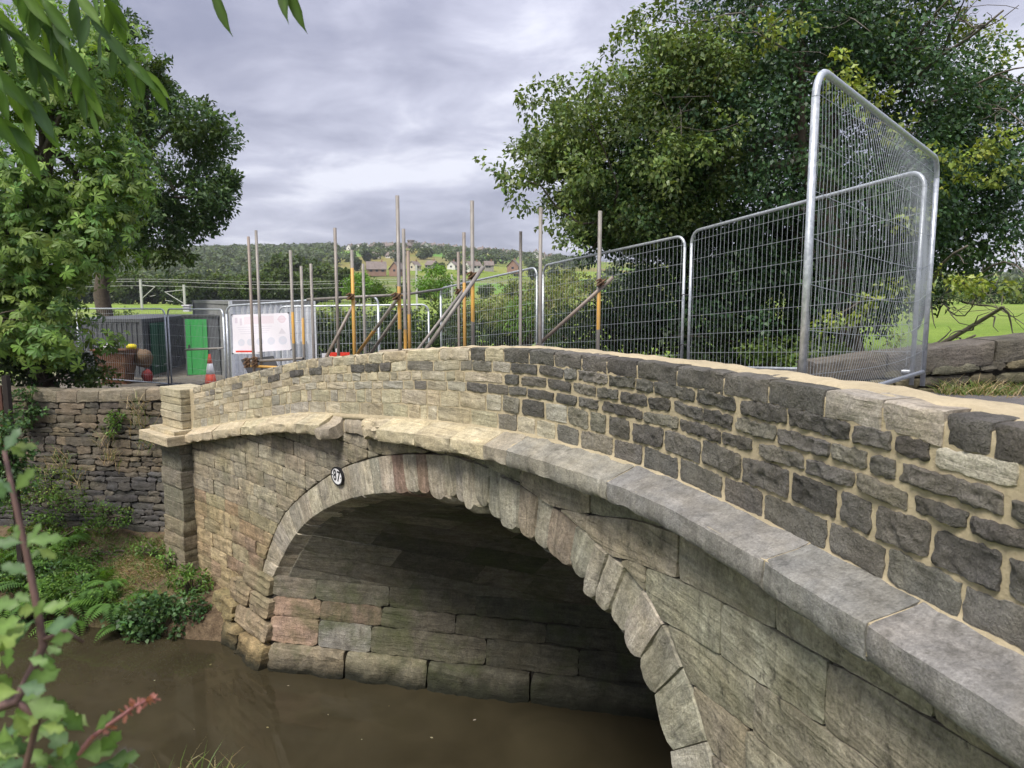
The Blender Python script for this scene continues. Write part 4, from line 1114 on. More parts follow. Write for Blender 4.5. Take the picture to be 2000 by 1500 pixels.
def cabin(corner, d1, L1, d2, L2, z0, z1, label, m1, m2, roofm):
    """corner: nearest corner; d1/L1 the front end, d2/L2 the long side; faces outward toward the viewer"""
    d1, d2 = Vector(d1).normalized(), Vector(d2).normalized(); C = Vector(corner)
    root = empty('site_cabin', (C.x, C.y, z0), label, 'cabin')
    corrugated(C, d1, L1, z0+.12, z1-.1, .03, .16, -d2, 'front_wall', m1, root)
    corrugated(C, d2, L2, z0+.12, z1-.1, .035, .22, -d1, 'side_wall', m2, root)
    mb = MB(); cen = C+d1*L1/2+d2*L2/2
    mb.box((cen.x, cen.y, (z0+z1)/2), (L1-.12, L2-.12, z1-z0-.1), (d1, d2, Vector((0, 0, 1)))); mb.build('shell', m2, root)
    mb = MB(); mb.box((cen.x, cen.y, z1-.05), (L1+.03, L2+.03, .1), (d1, d2, Vector((0, 0, 1)))); mb.build('roof', roofm, root)
    mb = MB(); mb.box((cen.x, cen.y, z0+.06), (L1+.02, L2+.02, .12), (d1, d2, Vector((0, 0, 1)))); mb.build('base_frame', m2, root)
    for P in (C, C+d1*L1, C+d2*L2):
        mb = MB(); mb.box((P.x, P.y, (z0+z1)/2), (.09, .09, z1-z0-.02), (d1, d2, Vector((0, 0, 1)))); mb.build('corner_post', m1 if P != C+d2*L2 else m2, root)
    return root
cab = cabin((-8.2, 21, 0), (.84, .55, 0), 2.45, (-.55, .84, 0), 6.0, 3.42, 5.80, 'grey corrugated site cabin with a pale end wall behind the scaffold', M['cab_white'], M['cab_grey'], M['cab_grey'])
mb = MB(); p = Vector((-8.2, 21, 0))+Vector((.84, .55, 0))*1.95-Vector((-.55, .84, 0))*.03
for k in range(3): mb.tube([(p.x+.14*k-.1, p.y+.09*k-.05, 3.55), (p.x+.14*k-.1, p.y+.09*k-.05, 4.55)], .022, 8)
mb.build('lock_bar', M['galv'], cab)
cont = cabin((-11.15, 21.6, 0), (-.98, .1, 0), 2.4, (-.13, .99, 0), 6.2, 3.42, 5.25, 'low charcoal storage container with dark green doors at the left', M['cab_dark'], M['cab_dark'], M['cab_dark'])
for a in (.6, 1.35):
    p = Vector((-11.15, 21.6, 0))+Vector((-.13, .99, 0)).normalized()*(a+.3); mb = MB(); mb.box((p.x+.05, p.y, 4.3), (.6, .04, 1.6), (Vector((-.13, .99, 0)).normalized(), Vector((1, .13, 0)).normalized(), Vector((0, 0, 1)))); dd = mb.build('door', M['dgreen'], cont)
    mb = MB(); mb.box((p.x+.09, p.y, 3.75), (.22, .03, .03), (Vector((-.13, .99, 0)).normalized(), Vector((1, .13, 0)).normalized(), Vector((0, 0, 1)))); mb.build('handle', M['galv'], dd)
C = Vector((-10.15, 22.3, 3.42))
wc = empty('portable_toilet', C, 'portable toilet with bright green door between container and grey cabin', 'toilet')
mb = MB(); mb.box(C+Vector((.5, .55, .95)), (1.06, 1.1, 1.85)); mb.build('shell', M['cab_dark'], wc)
mb = MB(); mb.box(C+Vector((.36, -.02, .94)), (.66, .05, 1.72)); d_ = mb.build('door', M['green'], wc)
mb = MB(); mb.box(C+Vector((.12, -.06, .95)), (.05, .04, .12)); mb.build('handle', M['foot'], d_)
mb = MB()
for x in (.17, .55): mb.box(C+Vector((x, -.05, .94)), (.02, .02, 1.6))
mb.build('rib', M['green'], d_)
mb = MB(); mb.box(C+Vector((.5, .55, 1.9)), (1.14, 1.16, .06)); mb.build('roof', M['foot'], wc)
mb = MB(); p = at(366, 603, 23.5); mb.box(p, (.2, .2, .18)); mb.box(p+Vector((0, 0, .11)), (.26, .26, .04))
lampo = mb.build('vent_box', M['enamel_white']); tag(lampo, 'small white vent box on the container roof', 'vent')
lampo.parent = cont; lampo.matrix_parent_inverse = Matrix.Translation(cont.location).inverted()
for k in ('label', 'category'): del lampo[k]

# sign: a thin printed banner seen from its back, tied to the mesh panel before the white cabin
t = NT('sign_backprint'); tcn = t.node('ShaderNodeTexCoord'); su = t.node('ShaderNodeSeparateXYZ'); t.l.new(tcn.outputs['UV'], su.inputs[0]); U_, V_ = su.outputs[0], su.outputs[1]
base = (.76, .73, .79, 1)
def boxmask(x0, x1, y0, y1):
    a = t.math('MULTIPLY', t.math('GREATER_THAN', U_, x0), t.math('LESS_THAN', U_, x1)); b = t.math('MULTIPLY', t.math('GREATER_THAN', V_, y0), t.math('LESS_THAN', V_, y1)); return t.math('MULTIPLY', a, b)
def circ(cx_, cy_, r, asp=1.55):
    dx = t.math('MULTIPLY', t.math('SUBTRACT', U_, cx_), asp); dy = t.math('SUBTRACT', V_, cy_)
    return t.math('LESS_THAN', t.math('ADD', t.math('MULTIPLY', dx, dx), t.math('MULTIPLY', dy, dy)), r*r)
c = t.mix(boxmask(.22, .74, .74, .94), base, (.73, .65, .71, 1))
c = t.mix(circ(.88, .84, .10), c, (.66, .55, .61, 1)); c = t.mix(circ(.88, .84, .075), c, (.70, .61, .67, 1)); c = t.mix(boxmask(.80, .96, .825, .855), c, (.66, .55, .61, 1))
c = t.mix(boxmask(.05, .10, .78, .92), c, (.62, .56, .64, 1)); c = t.mix(boxmask(.14, .18, .72, .90), c, (.64, .58, .66, 1))
for k, (x, r) in enumerate([(.15, .095), (.31, .09), (.48, .095), (.67, .10), (.87, .115)]):
    c = t.mix(circ(x, .27, r), c, (.62, .63, .71, 1)); c = t.mix(circ(x+.005, .27+.02*(k % 2), r*.45), c, (.64, .63, .71, 1))
for k in range(4): c = t.mix(boxmask(.08+.02*k, .70-.03*k, .66-.055*k, .672-.055*k), c, (.62, .59, .67, 1))
tri = t.math('LESS_THAN', t.math('ADD', t.math('MULTIPLY', t.math('ABSOLUTE', t.math('SUBTRACT', U_, .87)), 2.4), t.math('SUBTRACT', V_, .44)), .17)
c = t.mix(t.math('MULTIPLY', tri, t.math('GREATER_THAN', V_, .45)), c, (.63, .60, .66, 1))
t.col(c); t.rough(.5); M['sign'] = t.m
S0, S1, S2, S3 = at(457, 690, 14.72), at(570, 683, 14.35), at(565, 611, 14.35), at(455, 615, 14.72)
V = []; uv = []; F = []
for i in range(7):
    for j in range(11):
        u, v = j/10, i/6; p = S0.lerp(S1, u).lerp(S3.lerp(S2, u), v); p.y += -.05+.015*math.sin(u*9+v*4); V.append(p); uv.append((u, v))
V2 = [Vector((p.x, p.y+.006, p.z)) for p in V]
F = [(i*11+j, i*11+j+1, (i+1)*11+j+1, (i+1)*11+j) for i in range(6) for j in range(10)]; n_ = len(V)
F += [tuple(n_+q for q in f[::-1]) for f in F]
sg = empty('safety_sign', S0, 'pale site safety banner seen from behind with five faint round symbols', 'sign')
obj('banner', mesh_np('banner', V+V2, F, (M['sign'],), True, uv+uv), sg)
for q in (S0, S1, S2, S3):
    mb = MB(); mb.tube([q+Vector((0, -.08, 0)), q+Vector((0, -.02, 0))], .012, 6); mb.build('tie', M['foot'], sg)
M['red'] = simple_mat('red_plastic', (.62, .045, .025), rough=.45, var=.12); M['rwhite'] = simple_mat('reflective_white', (.72, .72, .74), rough=.4, var=.1)
M['orange'] = simple_mat('orange_red_plastic', (.72, .07, .02), rough=.45, var=.12)
p, q = at(462, 687, 14.6), at(508, 686, 14.5); d = (q-p).normalized()
st = empty('warning_strip', p, 'red and white strip just below the pale safety banner', 'strip')
mb = MB(); mb.box(p.lerp(q, .4)+Vector((0, -.04, .0)), (.38, .01, .045)); mb.build('red_part', M['red'], st)
mb = MB(); mb.box(p.lerp(q, .55)+Vector((0, -.035, -.03)), (.6, .008, .03)); mb.build('white_part', M['rwhite'], st)
# black board leaning behind the low tubes
B0, B1, B2, B3 = at(487, 735, 13.6), at(545, 722, 13.6), at(533, 695, 13.7), at(470, 702, 13.7)
mb = MB(); th_ = Vector((0, .03, 0)); mb.add([B0, B1, B2, B3, B0+th_, B1+th_, B2+th_, B3+th_], [(0, 1, 2, 3), (7, 6, 5, 4), (0, 4, 5, 1), (1, 5, 6, 2), (2, 6, 7, 3), (3, 7, 4, 0)])
mb.add([B0-th_*.0+Vector((.15, .02, -.5)), B1+Vector((-.1, .02, -.5)), B1+Vector((-.1, .02, 0)), B0+Vector((.15, .02, 0))], [(0, 1, 2, 3)])
bb = mb.build('black_board', simple_mat('black_board_paint', (.014, .015, .02), rough=.5, var=.2)); tag(bb, 'black board leaning in front of the white cabin', 'board')
# traffic cones
def cone(p, h, label, tilt=0):
    root = empty('traffic_cone', p, label, 'traffic cone', 'traffic cones in the compound'); p = Vector(p)
    mb = MB(); mb.box(p+Vector((0, 0, .02)), (h*.5, h*.5, .04)); mb.build('base', M['foot'], root)
    r = lambda f: h*(.19-.155*f)
    for (a, b, m, nm, g) in [(.04, .36, 'orange', 'lower_body', 1), (.36, .70, 'rwhite', 'reflective_band', 1.02), (.70, 1.0, 'orange', 'tip', 1)]:
        mb = MB(); mb.tube([p+Vector((tilt*f*h, 0, f*h)) for f in (a, (a+b)/2, b)], [r(f)*g for f in (a, (a+b)/2, b)], 16); mb.build(nm, M[m], root, True)
def onsite(px, py, Y):
    v = at(px, py, Y); v.z = float(ground_z(v.x, v.y)); return v
pz_ = at(412, 752, 17.4); cone((pz_.x, pz_.y, pz_.z), .76, 'big traffic cone standing in front of the grey cabin')
pz_ = at(178, 724, 22.5); cone((pz_.x, pz_.y, pz_.z), .62, 'traffic cone left of the rusty skip')
pz_ = at(202, 728, 22.5); cone((pz_.x, pz_.y, pz_.z), .50, 'short traffic cone half hidden by the rusty skip')
# rusty tub skip with rubbish
M['rust'] = simple_mat('rusty_steel', (.16, .075, .04), rough=.8, var=.45, nscale=8, col2=(.06, .035, .025, 1), c2=(.5, .7))
bz = 3.42; cxs = at(230, 735, 20.5)
sk = empty('skip', (cxs.x, cxs.y, bz), 'rusty brown tub skip full of site rubbish', 'skip')
V = []; 
for (z_, w, dpt) in ((bz+.06, .62, .5), (bz+1.0, .95, .75), (bz+1.0, .90, .70), (bz+.12, .57, .45)):
    for sx, sy in ((-1, -1), (1, -1), (1, 1), (-1, 1)): V.append((cxs.x+sx*w/2, cxs.y+sy*dpt/2, z_))
F = [(0, 3, 2, 1)]+[(r*4+k, r*4+(k+1) % 4, (r+1)*4+(k+1) % 4, (r+1)*4+k) for r in range(3) for k in range(4)]+[(12, 13, 14, 15)]
obj('tub', mesh_np('tub', V, F, (M['rust'],), False), sk)
mb = MB(); mb.tube([(cxs.x-.5, cxs.y-.4, bz+1.0), (cxs.x+.5, cxs.y-.4, bz+1.0)], .035, 8); mb.build('rim', M['rust'], sk)
mb = MB()
for sx in (-1, 1): mb.box((cxs.x+sx*.3, cxs.y, bz+.03), (.12, .5, .06))
mb.build('skid', M['rust'], sk)
def lump(name, p, size, mat, label, cat, sd):
    V = []; F = []; nu, nv = 12, 8
    for i in range(nv+1):
        for j in range(nu):
            a, b = 2*math.pi*j/nu, math.pi*i/nv; q = Vector((math.sin(b)*math.cos(a), math.sin(b)*math.sin(a), math.cos(b)))
            k = 1+.28*nz(q, 1.9, sd)+.12*nz(q, 4.5, sd+3); V.append(Vector(p)+Vector((q.x*size[0]*k, q.y*size[1]*k, q.z*size[2]*k)))
    for i in range(nv):
        for j in range(nu): F.append((i*nu+j, (i+1)*nu+j, (i+1)*nu+(j+1) % nu, i*nu+(j+1) % nu))
    o = obj(name, mesh_np(name, V, F, (mat,), True)); tag(o, label, cat); return o
M['yellow'] = simple_mat('yellow_sacking', (.75, .62, .03), rough=.7, var=.15); M['bagw'] = simple_mat('white_sacking', (.62, .62, .62), rough=.8, var=.12)
lump('rubbish_bag', (cxs.x-.15, cxs.y, bz+1.04), (.2, .22, .13), M['bagw'], 'white bag lying on the rusty skip', 'bag', 1)
lump('yellow_bag', (cxs.x+.36, cxs.y+.15, bz+1.06), (.15, .14, .09), M['yellow'], 'yellow bag heaped at the right of the skip top', 'bag', 4)
lump('brown_sack', (cxs.x+.62, cxs.y+.3, bz+.72), (.26, .22, .28), simple_mat('brown_sacking', (.15, .10, .06), var=.4), 'brown sack heap against the right of the skip', 'sack', 7)
lump('red_sack', (cxs.x+.75, cxs.y+.2, bz+.2), (.16, .15, .2), simple_mat('dark_red_sacking', (.22, .03, .03), var=.3), 'dark red bag on the ground beside the container', 'bag', 11)
mb = MB(); p = at(225, 660, 30); mb.box((p.x-.4, p.y, 4.0), (2.6, 1.2, 1.3)); mb.box((p.x-.4, p.y, 4.69), (2.7, 1.3, .08)); bx_ = mb.build('steel_store', M['cab_dark']); tag(bx_, 'low dark steel box far behind the rusty skip', 'store')
# red barrier board peeping over the parapet, white plank beside it
p, q = at(636, 694, 12.2), at(682, 691, 12.0)
br = empty('barrier_board', p, 'red and white barrier board peeping over the parapet', 'barrier')
mb = MB(); mb.box(p.lerp(q, .6)+Vector((0, 0, -.03)), (.34, .02, .13)); mb.build('red_band', M['red'], br)
mb = MB(); mb.box(p.lerp(q, .02)+Vector((0, 0, -.03)), (.14, .02, .13)); mb.box(p.lerp(q, .5)+Vector((0, .03, -.3)), (.06, .02, .8)); mb.build('white_band', M['rwhite'], br)
p, q = at(752, 686, 10.0), at(880, 682, 9.2); mb = MB(); d = (q-p).normalized(); mb.box(p.lerp(q, .5), ((q-p).length, .22, .04), (d, Vector((-d.y, d.x, 0)).normalized(), Vector((0, 0, 1))))
mb.tube([p+Vector((0, 0, -.9)), p], .024, 8); mb.tube([q+Vector((0, 0, -.9)), q], .024, 8)
pk = mb.build('scaffold_board', simple_mat('pale_board_wood', (.46, .40, .31), rough=.8, var=.2)); tag(pk, 'pale scaffold board just showing over the parapet crest', 'board')
# brown timber screen at the far left edge
M['timber'] = simple_mat('stained_timber', (.085, .035, .022), rough=.75, var=.35, nscale=6); M['dtimber'] = simple_mat('dark_timber', (.022, .016, .014), rough=.8, var=.3)
tp = at(18, 840, 12.8); ts = empty('timber_screen', (tp.x, tp.y, 1.0), 'red-brown timber screen with dark post at the left edge', 'screen')
mb = MB(); mb.box((tp.x+.02, tp.y, 2.7), (.09, .1, 3.6)); mb.build('post', M['dtimber'], ts)
mb = MB(); mb.box((tp.x-.78, tp.y+.02, 2.7), (.09, .1, 3.6)); mb.build('post', M['dtimber'], ts)
for k in range(5):
    mb = MB(); mb.box((tp.x-.12-.13*k, tp.y-.02, 3.75), (.12, .03, 1.15)); mb.build('board', M['timber'], ts)
mb = MB(); mb.box((tp.x-.4, tp.y+.03, 3.4), (.85, .05, .08)); mb.box((tp.x-.4, tp.y+.03, 4.1), (.85, .05, .08)); mb.build('rail', M['dtimber'], ts)

# ================================================================== leaves
M['leaf'] = leaf_mat('leaf', .32, .5, .3); M['leaf_gloss'] = leaf_mat('glossy_leaf', .25, .42, .35)
M['bark'] = simple_mat('bark', (.085, .068, .052), rough=.9, var=.4, nscale=14, bump=.6, bdist=.02)
M['twig'] = simple_mat('pale_twig', (.12, .105, .088), rough=.85, var=.3, nscale=20)
def unit(v): return v/np.maximum(np.linalg.norm(v, axis=-1, keepdims=True), 1e-9)
def set_tint(me, T):
    at_ = me.color_attributes.new('tint', 'FLOAT_COLOR', 'POINT')
    T4 = np.concatenate([np.clip(T, .003, 1), np.ones((len(T), 1))], 1).astype(np.float32)
    at_.data.foreach_set('color', T4.ravel())
def leaves_geo(C, D, N, L, Wd, T, fold=.18, curl=.12):
    """simple pointed leaves: 6 vertices, 4 triangles-worth of two quads, folded along the midrib"""
    D = unit(D); S = unit(np.cross(D, N)); N = unit(np.cross(S, D)); L = L[:, None]; Wd = Wd[:, None]
    b = C; t = C+D*L-N*L*curl; m = C+D*L*.5+N*L*.03
    l = C+D*L*.45-S*Wd*.5+N*Wd*fold; r = C+D*L*.45+S*Wd*.5+N*Wd*fold
    V = np.stack([b, r, t, l], 1).reshape(-1, 3); n = len(C)
    F = (np.arange(n)*4)[:, None]+np.array([[0, 1, 2, 3]])
    return V, F, np.repeat(T, 4, 0)
def palette(n, cols, rng, v=.22):
    cols = np.array(cols); T = cols[rng.integers(0, len(cols), n)]*(1+rng.uniform(-v, v, (n, 1)))*(1+rng.uniform(-.07, .07, (n, 3)))
    return T
def clump_points(ells, rng):
    """ells: (centre, radii, n_clumps, clump_r, leaves_per_clump, pal_key, shell)"""
    out_ = []
    for (c, r, n, cr, nl, pal, shell) in ells:
        d = unit(rng.normal(size=(n, 3))); rad = rng.uniform(shell**3, 1, n)**(1/3)
        P = np.array(c)+d*np.array(r)*rad[:, None]
        out_.append((P, d, cr, nl, pal))
    return out_
def crown_mesh(name, ells, pals, rng, Ls, ratio, mat, droop=.3, upw=.55, flat=.75):
    VV, FF, TT = [], [], []; b = 0; cen = []
    for (P, d, cr, nl, pal) in clump_points(ells, rng):
        for k in range(len(P)):
            n = max(3, int(nl*rng.uniform(.6, 1.3))); r = cr*rng.uniform(.65, 1.35)
            q = unit(rng.normal(size=(n, 3)))*(rng.uniform(.15, 1, (n, 1))**.5)*r; q[:, 2] *= flat
            C = P[k]+q; o = unit(unit(q)*.6+d[k]*.5+rng.normal(size=(n, 3))*.35)
            D = unit(o+rng.normal(size=(n, 3))*.6-np.array([0, 0, droop])); N = unit(np.array([0, 0, 1.0])*upw+o*.55+rng.normal(size=(n, 3))*.45)
            L = Ls*rng.uniform(.6, 1.3, n)
            sh = 1+.22*rng.normal()
            T = palette(n, pals[pal], rng, .14)*np.clip(sh, .6, 1.5)
            V, F, T = leaves_geo(C, D, N, L, L*ratio, T); VV.append(V); FF.append(F+b); TT.append(T); b += len(V)
            cen.append(P[k])
    V, F, T = np.vstack(VV), np.vstack(FF), np.vstack(TT)
    me = mesh_np(name, V, F, (mat,), True); set_tint(me, T); return me, np.array(cen)
def limb_path(p, q, sag, rng, n=7, wig=.12):
    p, q = np.array(p, float), np.array(q, float); L = np.linalg.norm(q-p); pts = []
    o1 = rng.normal(size=3)*wig*L*.5; o2 = rng.normal(size=3)*wig*L*.35
    for t in np.linspace(0, 1, n):
        pts.append(p+(q-p)*t+np.array([0, 0, sag*L*4*t*(1-t)*.5])+o1*math.sin(math.pi*t)+o2*math.sin(2*math.pi*t))
    return pts
def limbs(name, base, top, r0, cen, rng, parent, nmain=14, nsub=60, mat=None, r1=.06):
    mb = MB(); path = limb_path(base, top, 0, rng, 9, .08); mb.tube(path, list(np.linspace(r0, r0*.35, 9)), 9)
    trunk = mb.build('trunk', M['bark'], parent, True)
    mb = MB(); mains = []
    for k in rng.choice(len(cen), min(nmain, len(cen)), False):
        j = rng.integers(2, 8); pth = limb_path(path[j], cen[k], .12, rng, 7); mb.tube(pth, list(np.linspace(r0*.38, .018, 7)), 6); mains += pth[2:]
    mains = np.array(mains) if mains else np.array(path)
    for k in rng.choice(len(cen), min(nsub, len(cen)), False):
        i = np.argmin(np.linalg.norm(mains-cen[k], axis=1)); mb.tube(limb_path(mains[i], cen[k], .05, rng, 5), list(np.linspace(.022, .006, 5)), 4)
    mb.build('limbs', mat or M['bark'], parent, True)
    return trunk
def A3(px, py, Y): return np.array(at(px, py, Y))

# ------------------------------------------------------------------ big ivy-clad hawthorn at the right
rng = np.random.default_rng(3)
PAL = {'ivy': [(.040, .085, .038), (.055, .11, .045), (.030, .068, .034), (.072, .132, .052)],
       'olive': [(.105, .16, .044), (.13, .185, .05), (.08, .13, .042), (.155, .205, .06)],
       'mid': [(.06, .115, .038), (.08, .135, .042), (.046, .095, .035)],
       'lime': [(.20, .26, .05), (.25, .29, .06), (.16, .22, .045)]}
rt = empty('ivy_clad_tree', A3(1690, 770, 12.2), 'large dark ivy-clad hawthorn tree over the fence at the right', 'tree')
Y0 = 12.4
ells = [
 (A3(1560, 300, Y0+.6), (3.3, 2.6, 2.6), 400, .46, 150, 'ivy', .5),
 (A3(1540, 400, Y0+1.2), (2.6, 1.3, 2.0), 150, .5, 110, 'ivy', .1),
 (A3(1250, 340, Y0+.9), (1.3, .8, .8), 60, .4, 90, 'ivy', .1),
 (A3(1600, 20, Y0+.6), (2.3, 2.2, 1.6), 190, .44, 130, 'ivy', .4),
 (A3(1240, 330, Y0), (1.75, 1.6, 1.25), 190, .32, 130, 'olive', .45),
 (A3(1330, 180, Y0), (1.15, 1.3, .75), 100, .30, 130, 'olive', .4),
 (A3(1075, 310, Y0), (.7, .9, .42), 30, .26, 100, 'olive', .2),
 (A3(1110, 235, Y0), (.45, .6, .25), 12, .22, 55, 'olive', .2),
 (A3(1260, 400, Y0+.3), (1.5, 1.5, .8), 110, .34, 130, 'mid', .3),
 (A3(1180, 450, Y0-.2), (.65, .7, .55), 24, .26, 65, 'mid', .2),
 (A3(1500, 560, Y0+.9), (3.1, 1.6, 1.15), 230, .42, 130, 'ivy', .3),
 (A3(1890, 340, Y0+.5), (1.1, 1.4, 1.5), 120, .4, 125, 'ivy', .3),
 (A3(1880, 150, Y0+.3), (1.25, 1.5, .95), 36, .30, 48, 'mid', .3),
 (A3(1880, 480, Y0+.6), (1.0, 1.2, .7), 50, .36, 75, 'mid', .2),
 (A3(1950, 130, Y0), (.9, 1.0, .7), 16, .22, 40, 'lime', .2),
 (A3(1800, 60, Y0-.4), (1.0, .7, .5), 14, .2, 34, 'lime', .2)]
for (px, py) in [(985, 335), (1000, 350), (1045, 265), (1060, 215), (1045, 190), (1090, 185), (1150, 165), (1180, 130), (1210, 115), (1255, 85), (1270, 40), (1020, 385), (1090, 415), (1120, 470), (1030, 300), (1130, 200), (1095, 240), (1300, 15), (1650, 165), (1690, 190), (1620, 130), (1880, 300), (1930, 270), (1960, 330), (1880, 350), (1770, 430), (1500, 60), (1400, 40), (1310, 60), (1280, 20), (1560, 40), (1730, 250), (1840, 290), (1700, 600), (1760, 560), (1860, 540), (1900, 560), (1640, 640), (1720, 680), (1290, 340), (1420, 250), (1300, 300), (1950, 560), (1240, 60)]:
    ells.append((A3(px, py, Y0-1.9+rng.uniform(-.3, .3)), (.3, .3, .22), 4, .17, 30, 'lime' if px > 1480 else 'olive', .1))
me, cen = crown_mesh('crown', ells, PAL, rng, .082, .62, M['leaf_gloss'], droop=.45)
obj('crown', me, rt)
limbs('limbs', A3(1690, 790, 12.2), A3(1620, 120, 12.8), .24, cen, rng, rt, 16, 90)
# bare and half-bare branches that stand out of the crown
mb = MB()
for (a, b, r) in [((1800, 690, 11.2), (1905, 655, 10.6), .05), ((1740, 720, 11.6), (1960, 600, 10.4), .06), ((1790, 640, 11), (1890, 480, 10.6), .05), ((1860, 560, 10.8), (2010, 540, 10.2), .03), ((1880, 590, 10.7), (2010, 640, 10.2), .018), ((1830, 620, 10.9), (1920, 632, 10.4), .014), ((1850, 605, 10.9), (1950, 604, 10.3), .012),
                  ((1760, 190, 10.8), (1960, 20, 10.6), .045), ((1700, 160, 10.8), (1885, -30, 10.5), .035), ((1790, 200, 10.6), (2010, 130, 10.4), .03), ((1640, 250, 10.5), (1800, 235, 10.3), .015), ((1590, 75, 10.6), (1700, 62, 10.3), .015), ((1560, 150, 10.5), (1470, 60, 10.3), .022), ((1480, 60, 10.4), (1250, 25, 10.8), .02), ((1440, 200, 10.6), (1310, 190, 10.6), .012), ((1320, 195, 10.6), (1330, 270, 10.5), .01), ((1900, 210, 10.5), (2020, 260, 10.3), .02), ((1840, 110, 10.6), (1890, -20, 10.4), .02), ((1850, 80, 10.6), (1990, 10, 10.3), .018)]:
    a = (a[0], a[1], a[2]+1.5)
    mb = MB(); pth = limb_path(A3(*a), A3(*b), .06, rng, 8, .10); mb.tube(pth, list(np.linspace(r, r*.3, 8)), 6)
    for k in range(6):
        j = rng.integers(2, 7); e = pth[j]+rng.normal(size=3)*np.array([.45, .25, .3]); mb.tube(limb_path(pth[j], e, .05, rng, 5, .15), list(np.linspace(r*.32, .004, 5)), 4)
    mb.build('bare_branch', M['twig'], rt, True)

# ------------------------------------------------------------------ horse chestnut at the left (palmate leaves)
def palmate(C, Nn, size, T, rng, nl=6):
    """leaflets spread from a point; returns verts/faces/tints"""
    VV, TT = [], []
    n = len(C); up = Nn; a0 = unit(np.cross(up, rng.normal(size=(n, 3)))); b0 = np.cross(up, a0)
    F0 = []
    for k in range(nl):
        ang = (k-(nl-1)/2)*.78+rng.uniform(-.12, .12, n); D = a0*np.cos(ang)[:, None]+b0*np.sin(ang)[:, None]
        D = unit(D-up*.16-np.array([0, 0, .22]))
        L = size*(1-.10*abs(k-(nl-1)/2))*rng.uniform(.85, 1.1, n)
        S = unit(np.cross(D, up)); N = np.cross(S, D)
        w = L*.34
        b = C; m1 = C+D*(L*.35)[:, None]; m2 = C+D*(L*.72)[:, None]-N*(L*.02)[:, None]; t = C+D*L[:, None]-N*(L*.16)[:, None]
        f = .10
        q = [b, m1-S*(w*.30)[:, None]+N*(w*f)[:, None], m2-S*(w*.5)[:, None]+N*(w*f)[:, None], t, m2+S*(w*.5)[:, None]+N*(w*f)[:, None], m1+S*(w*.30)[:, None]+N*(w*f)[:, None]]
        VV.append(np.stack(q+[m1, m2], 1)); TT.append(np.repeat(T[:, None, :]*(1+rng.uniform(-.1, .1, (n, 1, 1))), 8, 1))
    V = np.concatenate(VV, 0).reshape(-1, 3); T = np.concatenate(TT, 0).reshape(-1, 3)
    m = len(V)//8; base = (np.arange(m)*8)[:, None]
    F = np.concatenate([base+np.array([[0, 6, 1, 1]]), ], 0)
    quads = np.concatenate([base+np.array([[0, 6, 7, 1]])*0+np.array([[1, 0, 6, 6]])*0+np.array([[0, 6, 1, 0]])*0 for _ in range(0)] or [np.empty((0, 4), int)], 0)
    tri = np.concatenate([base+np.array([[0, 6, 1]]), base+np.array([[0, 5, 6]]), base+np.array([[1, 6, 7]]), base+np.array([[1, 7, 2]]), base+np.array([[6, 5, 4]]), base+np.array([[6, 4, 7]]), base+np.array([[2, 7, 3]]), base+np.array([[7, 4, 3]])], 0)
    return V, tri, T
rng = np.random.default_rng(8)
ct = empty('chestnut_tree', (-10.6, 16.6, 3.4), 'light green horse chestnut tree at the left edge', 'tree')
PALC = [(.15, .25, .05), (.19, .30, .062), (.115, .21, .045), (.24, .335, .08), (.095, .185, .048)]
VV, FF, TT = [], [], []; b = 0; cen = []
for (c, r, n, nl, shell, k) in [(A3(70, 330, 16.2), (2.2, 1.9, 2.8), 180, 17, .55, 1), (A3(30, 610, 15.7), (1.3, 1.0, .75), 54, 15, .3, .8), (A3(130, 470, 16.0), (1.1, 1.3, 1.1), 80, 16, .4, .95), (A3(110, 130, 16.2), (1.7, 1.6, 1.5), 90, 16, .4, 1.1), (A3(70, 670, 15.4), (.7, .6, .4), 20, 11, .2, 1.05), (A3(205, 660, 16.2), (.15, .2, .3), 4, 7, .2, 1.0), (A3(215, 360, 16.1), (.7, .8, 1.1), 34, 12, .3, 1.1), (A3(-60, 500, 16.4), (1.6, 1.4, 2.6), 80, 12, .3, .7)]:
    d = unit(rng.normal(size=(n, 3))); P = np.array(c)+d*np.array(r)*(rng.uniform(shell**3, 1, n)**(1/3))[:, None]
    for i in range(n):
        m = max(3, int(nl*rng.uniform(.6, 1.3))); q = rng.normal(size=(m, 3))*np.array([.24, .24, .18])
        N = unit(np.array([0, -.25, 1.0])*.6+d[i]*.6+unit(q)*.4+rng.normal(size=(m, 3))*.3)
        T = palette(m, PALC, rng, .18)*k*np.clip(1+.18*rng.normal(), .65, 1.4)
        V, F, T = palmate(P[i]+q, N, .22*rng.uniform(.6, 1.25, m), T, rng, 6); VV.append(V); FF.append(F+b); TT.append(T); b += len(V)
    cen += list(P)
V, F, T = np.vstack(VV), np.vstack(FF), np.vstack(TT); me = mesh_np('crown', V, F, (M['leaf'],), True); set_tint(me, T); obj('crown', me, ct)
limbs('limbs', (-10.7, 16.7, 3.3), tuple(A3(40, 120, 16.6)), .26, np.array(cen), rng, ct, 12, 70)

